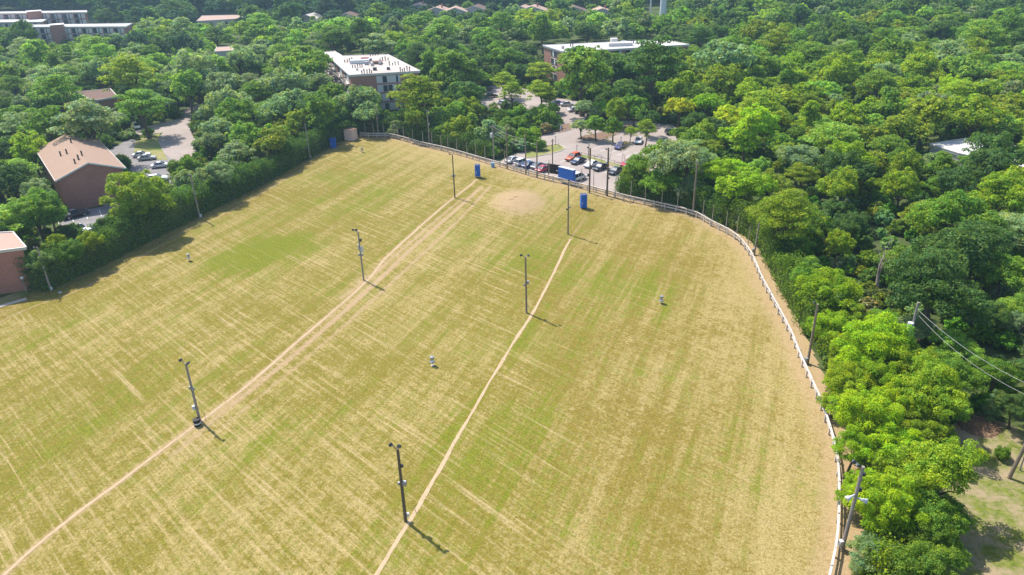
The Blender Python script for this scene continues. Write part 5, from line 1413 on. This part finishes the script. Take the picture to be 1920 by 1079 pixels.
# ------------------------------------------------------------------ hedges and thickets
def hedge(name, line, out, hfun, width, label, tint, seed, density=20, size=.30, group=None, step=1.15):
    """a leafy wall along `line`; `out` = +1 or -1 is the side it leans away from the field"""
    r = np.random.default_rng(seed)
    pts = np.asarray(line); t = np.gradient(pts, axis=0); t = unit_rows(np.c_[t, np.zeros(len(t))])[:, :2]
    n_ = np.stack([-t[:, 1], t[:, 0]], 1) * out
    s = np.r_[0, np.cumsum(np.linalg.norm(np.diff(pts, axis=0), axis=1))]
    cl = []; core = MB(); prev = None
    o = np.array([*pts[len(pts) // 2], 0])
    for u in np.arange(0, s[-1], step):
        i = min(len(pts) - 1, int(np.searchsorted(s, u))); h = hfun(u / s[-1]) * r.uniform(.82, 1.18)
        p = pts[i]; w = width * r.uniform(.8, 1.2)
        for z in np.arange(.55, h, 1.15):
            q = p + n_[i] * (.75 + .10 * z + r.normal() * .22) + t[i] * r.normal() * .3; k = r.uniform(.7, 1.15)
            cl.append((q[0] - o[0], q[1] - o[1], z, k, k * .95))
            if r.random() < .5:
                q = p + n_[i] * (w - .3 + r.normal() * .3); cl.append((q[0] - o[0], q[1] - o[1], z, k, k))
        for f in (.15, .5, .85):
            q = p + n_[i] * (w * f + .35) + t[i] * r.normal() * .4; k = r.uniform(.75, 1.5)
            cl.append((q[0] - o[0], q[1] - o[1], h - .25 + r.normal() * .35, k, k * .8))
        a = p + n_[i] * .8 - o[:2]; b = p + n_[i] * (w - .2) - o[:2]; cur = (a, b, max(.6, h - 1.1))
        if prev is not None:
            (a0, b0, h0), (a1, b1, h1_) = prev, cur
            core.face([(*a0, 0), (*a1, 0), (*a1, h1_), (*a0, h0)]); core.face([(*b0, 0), (*b1, 0), (*b1, h1_), (*b0, h0)]); core.face([(*a0, h0), (*a1, h1_), (*b1, h1_), (*b0, h0)])
        prev = cur
    cl = np.array(cl)
    v = clump_leaves(cl, int(len(cl) * density * 4.2), size, r, .66, .6, .15, .1, -.75)
    v[:, 2] = np.maximum(v[:, 2], .03)
    e = empty(name, o, label, 'hedge', group)
    lf = bpy.data.objects.new('foliage', quad_mesh('hedge_foliage', v, LEAF)); COL.objects.link(lf); lf.parent = e; lf.color = (*tint, 1); lf['kind'] = 'stuff'
    core.build('stems', 'woodland_floor', e)  # opaque dark prism added inside so the leaves are not see-through
    return e
def bumps(base, amp, ph): return lambda u: base + amp * (.6 * math.sin(u * 23 + ph) + .4 * math.sin(u * 51 + 2 * ph))
hl = [p for p in HEDGE]
HL = np.array(hl)
near_i = int(np.argmin(np.linalg.norm(HL - G(60, 551)[:2], axis=1)))
cut1 = int(np.argmin(np.linalg.norm(HL - G(400, 397)[:2], axis=1)))
hedge('hedge', HL[near_i:cut1], 1, bumps(5.0, .9, 1.), 3.4, 'tall vine-covered hedge from the field corner to the pole by the lime tree', (.10, .185, .024), 3)
hedge('hedge', HL[cut1:], 1, bumps(4.6, .8, 2.), 3.4, 'tall dark hedge from the lime tree to the blue cabin and shed', (.09, .175, .030), 4)
cutf = [int(np.argmin(np.linalg.norm(FENCE - G(*p)[:2], axis=1))) for p in ((668, 257), (905, 305), (1150, 370), (1330, 425), (1480, 632), (1570, 928), (1538, 1150))]
def off(line, d):
    t = np.gradient(line, axis=0); t = t / np.linalg.norm(t, axis=1)[:, None]; return line + np.stack([-t[:, 1], t[:, 0]], 1) * d
hedge('thicket', off(FENCE[cutf[0]:cutf[1]], 1.8), 1, bumps(3.4, .7, 3.), 3.2, 'leafy thicket behind the far stretch of fence left of the car park', (.085, .155, .030), 5)
hedge('thicket', off(FENCE[cutf[2]:cutf[3]], 1.6), 1, bumps(3.6, .8, 4.), 3.4, 'dark leafy thicket behind the fence right of the car park', (.09, .17, .022), 6)
hedge('thicket', off(FENCE[cutf[3]:cutf[4]], 2.0), 1, bumps(4.2, .9, 5.), 3.4, 'green thicket behind the fence where it turns down the right side', (.13, .21, .018), 7)
hedge('thicket', off(FENCE[cutf[4]:cutf[6]], 2.9), 1, bumps(3.8, .9, 6.), 3.2, 'sunny thicket along the nearest stretch of fence on the right', (.17, .25, .012), 8, size=.27)
ch = smooth_line([G(*p) for p in ((942, 246), (975, 243), (1010, 240), (1046, 228))], .5)
hedge('clipped_hedge', ch, 1, lambda u: 4.2, 3.6, 'clipped dark hedge above the brown bed at the car park', (.075, .15, .02), 9)
b1 = smooth_line([G(*p) for p in ((949, 205), (962, 206), (978, 207))], .5)
hedge('clipped_hedge', b1, 1, lambda u: 1.6, 2.0, 'small clipped hedge below the lime trees on the far drive', (.05, .1, .02), 10)
# sun-tipped vines on the hedge
for (x, y, hw, lab) in ((104, 452, 22, 'yellow-green vine mound on the hedge top by the corner pole'), (168, 452, 26, 'yellow-green vine tops on the hedge below the white pickup'), (135, 470, 26, 'green vine cloak spilling over the hedge right of the corner pole'), (72, 490, 28, 'grey-green bush against the brick wall corner')):
    q = G(x, y, 5.2); R = hw * P(q)[2] / F
    me = proto('bush', 'near', 1)
    e = empty('vine', (q[0], q[1], 3.6), lab, 'vine', None, rnd.uniform(0, 6)); e.scale = (R / 4.2, R / 4.2, R / 4.6)
    o = bpy.data.objects.new('foliage', me[0]); COL.objects.link(o); o.parent = e; o.color = (*({0: (.27, .34, .01), 1: (.27, .34, .01), 2: (.13, .24, .02), 3: (.19, .28, .07)}[(104, 168, 135, 72).index(x)]), 1)
    o = bpy.data.objects.new('stem', me[1]); COL.objects.link(o); o.parent = e; o.scale = (1, 1, 1); o.location = (0, 0, 0)

# ------------------------------------------------------------------ bare trees, saplings, brush pile
def bare_tree(name, base, h, label, seed, mat='bark_grey', r0=.35, spread=.5, levels=4, forks=3):
    r = random.Random(seed)
    e = empty(name, G(*base), label, 'tree')
    trunk = MB(); br = MB()
    def grow(p, d, L, rad, lev, mb):
        pts = [p]; rr = [rad]; q = p.copy(); dd = d.copy()
        for k in range(4):
            dd = (dd + Vector((r.gauss(0, .14), r.gauss(0, .14), .06))).normalized(); q = q + dd * L / 4; pts.append(q.copy()); rr.append(rad * (1 - .14 * (k + 1)))
        mb.tube(pts, rr, 8 if lev == 0 else 5, cap=False)
        if lev < levels:
            for k in range(forks if lev < 2 else 2):
                a = r.uniform(0, 6.28); s = spread * r.uniform(.6, 1.3)
                nd = (dd + Vector((math.cos(a) * s, math.sin(a) * s, r.uniform(-.1, .3)))).normalized()
                st = pts[-1] if k < 2 else pts[-2]
                grow(st, nd, L * r.uniform(.55, .85), rr[-1] * .72, lev + 1, br)
    grow(Vector((0, 0, 0)), Vector((.05, 0, 1)), h * .36, r0, 0, trunk)
    trunk.build('trunk', mat, e, smooth=True); br.build('branches', mat, e, smooth=True)
    return e
bare_tree('dead_tree', (1643, 560), 11.5, 'bare dead reddish-grey tree among the right-hand woods', 12, 'bark_grey', .48, .62, 4, 3)
bare_tree('dead_tree', (1905, 700), 10, 'greyish dead tree at the right edge of the photo', 5, 'bark_grey', .28, .7, 4, 3)
for (x, y), hh, lab in ((Z1((1515, 770))[0], 7.5, 'thin sparse sapling behind the white and black cars'), (Z1((1645, 800))[0], 6, 'bare sapling right of the parked black car'), (Z1((1310, 700))[0], 6.5, 'spindly yellowish sapling behind the navy car'), (Z1((1675, 800))[0], 6, 'second bare sapling right of the parked black car')):
    e = bare_tree('sapling', (x, y), hh, lab, int(x), 'bark_grey', .07, .5, 3, 3)
    r = np.random.default_rng(int(y)); c = np.array([(r.normal() * .7, r.normal() * .7, hh * r.uniform(.6, .9), .45, .18) for _ in range(9)])
    o = bpy.data.objects.new('foliage', quad_mesh('sapling_leaves', clump_leaves(c, 90, .3, r), LEAF)); COL.objects.link(o); o.parent = e; o.color = (.22, .2, .03, 1)
b = G(1835, 800)
e = empty('brush_pile', b, 'heap of dry brown brush at the edge of the clearing', 'brush pile')
mb = MB(); r = random.Random(3)
for k in range(420):
    a = r.uniform(0, 6.28); q = r.random() ** .6 * 2.4; z = (1 - (q / 2.6) ** 2) * .9 * r.random()
    p = Vector((q * math.cos(a), q * math.sin(a) * .8, max(.04, z))); d = Vector((r.gauss(0, 1), r.gauss(0, 1), r.gauss(0, .35))).normalized() * r.uniform(.3, .9)
    mb.tube([p - d, p + d], [.03, .015], 4, cap=False)
mb.build('twigs', 'brush_dry', e)
mb = MB(); mb.tube([(0, 0, k * .2) for k in range(4)], [2.2, 1.8, 1.1, .2], 14); mb.build('litter', 'brush_dry', e)

# ------------------------------------------------------------------ cloud, sky, sun, air, camera
def cloud(c, rx, ry, rz, seed):
    r = np.random.default_rng(seed); bm = []
    import bmesh
    b = bmesh.new()
    for k in range(120):
        a = r.uniform(0, 6.28); q = math.sqrt(r.random()); p = Vector((rx * q * math.cos(a), ry * q * math.sin(a), abs(r.normal()) * rz * .5 * (1 - q * .6)))
        s = r.uniform(.28, .46) * min(rx, ry) * (1.15 - .5 * q)
        m_ = Matrix.Translation(p) @ Matrix.Diagonal((s, s, s * .55, 1)); bmesh.ops.create_icosphere(b, subdivisions=2, radius=1, matrix=m_)
    me = bpy.data.meshes.new('cloud'); b.to_mesh(me); b.free(); me.materials.append(MATS['cloud_white'])
    for p in me.polygons: p.use_smooth = True
    o = bpy.data.objects.new('cloud', me); COL.objects.link(o); o.location = c
    return tag(o, 'white cumulus cloud above the far woods', 'cloud', kind='structure')
SUN_AZ = (-math.cos(R_(-46)), -math.sin(R_(-46)))      # towards the sun
SUN_EL = R_(56)
sc_ = G(330, -2, 12)                                    # far wooded slope lying in cloud shade
hc = 420.; k = (hc - 12) / math.tan(SUN_EL)
cloud((sc_[0] + SUN_AZ[0] * k, sc_[1] + 40 + SUN_AZ[1] * k, hc), 330, 75, 45, 2)

w = bpy.data.worlds.new('World'); scene.world = w; w.use_nodes = True
wt = w.node_tree; wt.nodes.clear()
sky = wt.nodes.new('ShaderNodeTexSky'); sky.sky_type = 'NISHITA'; sky.sun_disc = False
sky.sun_elevation = SUN_EL; sky.sun_rotation = math.atan2(SUN_AZ[0], SUN_AZ[1]); sky.altitude = 200; sky.air_density = 1.0; sky.dust_density = 1.2; sky.ozone_density = 1.0
bg = wt.nodes.new('ShaderNodeBackground'); bg.inputs['Strength'].default_value = .15
wo = wt.nodes.new('ShaderNodeOutputWorld'); wt.links.new(sky.outputs[0], bg.inputs[0]); wt.links.new(bg.outputs[0], wo.inputs[0])
ld = bpy.data.lights.new('sun', 'SUN'); ld.energy = 4.2; ld.angle = R_(.53); ld.color = (1.0, .945, .86)
lo = bpy.data.objects.new('sun', ld); COL.objects.link(lo)
dirv = Vector((SUN_AZ[0] * math.cos(SUN_EL), SUN_AZ[1] * math.cos(SUN_EL), math.sin(SUN_EL)))
lo.rotation_euler = dirv.to_track_quat('Z', 'Y').to_euler(); lo.location = (0, 100, 300)

hz = bpy.data.materials.new('haze_air'); hz.use_nodes = True; t_ = hz.node_tree; t_.nodes.clear()
vo = t_.nodes.new('ShaderNodeVolumePrincipled'); vo.inputs['Color'].default_value = (.5, .74, 1, 1); vo.inputs['Density'].default_value = .00018; vo.inputs['Anisotropy'].default_value = .3
mo = t_.nodes.new('ShaderNodeOutputMaterial'); t_.links.new(vo.outputs[0], mo.inputs['Volume'])
mb = MB(); mb.box((0, 700, 30), (3400, 2300, 64)); MATS['haze_air'] = hz
tag(mb.build('haze', 'haze_air'), 'thin bluish summer haze over the woods', 'haze', kind='stuff')

cd = bpy.data.cameras.new('camera'); cd.sensor_width = 36; cd.lens = F / 1920 * 36; cd.clip_end = 6000; cd.clip_start = .5
co = bpy.data.objects.new('camera', cd); COL.objects.link(co)
M = Matrix(((_right[0], _up[0], -_fwd[0], 0), (_right[1], _up[1], -_fwd[1], 0), (_right[2], _up[2], -_fwd[2], CAMH), (0, 0, 0, 1)))
co.matrix_world = M
scene.camera = co
scene.view_settings.view_transform = 'Standard'; scene.view_settings.look = 'None'; scene.view_settings.exposure = .75; scene.view_settings.gamma = 1
scene.render.engine = 'CYCLES'
cy = scene.cycles; cy.max_bounces = 6; cy.diffuse_bounces = 3; cy.glossy_bounces = 2; cy.transmission_bounces = 2; cy.volume_bounces = 1; cy.transparent_max_bounces = 8; cy.use_denoising = True
cy.sample_clamp_indirect = 6
print('trees', len(single), 'mass', len(rows_f), len(rows_m), 'under', len(UND))
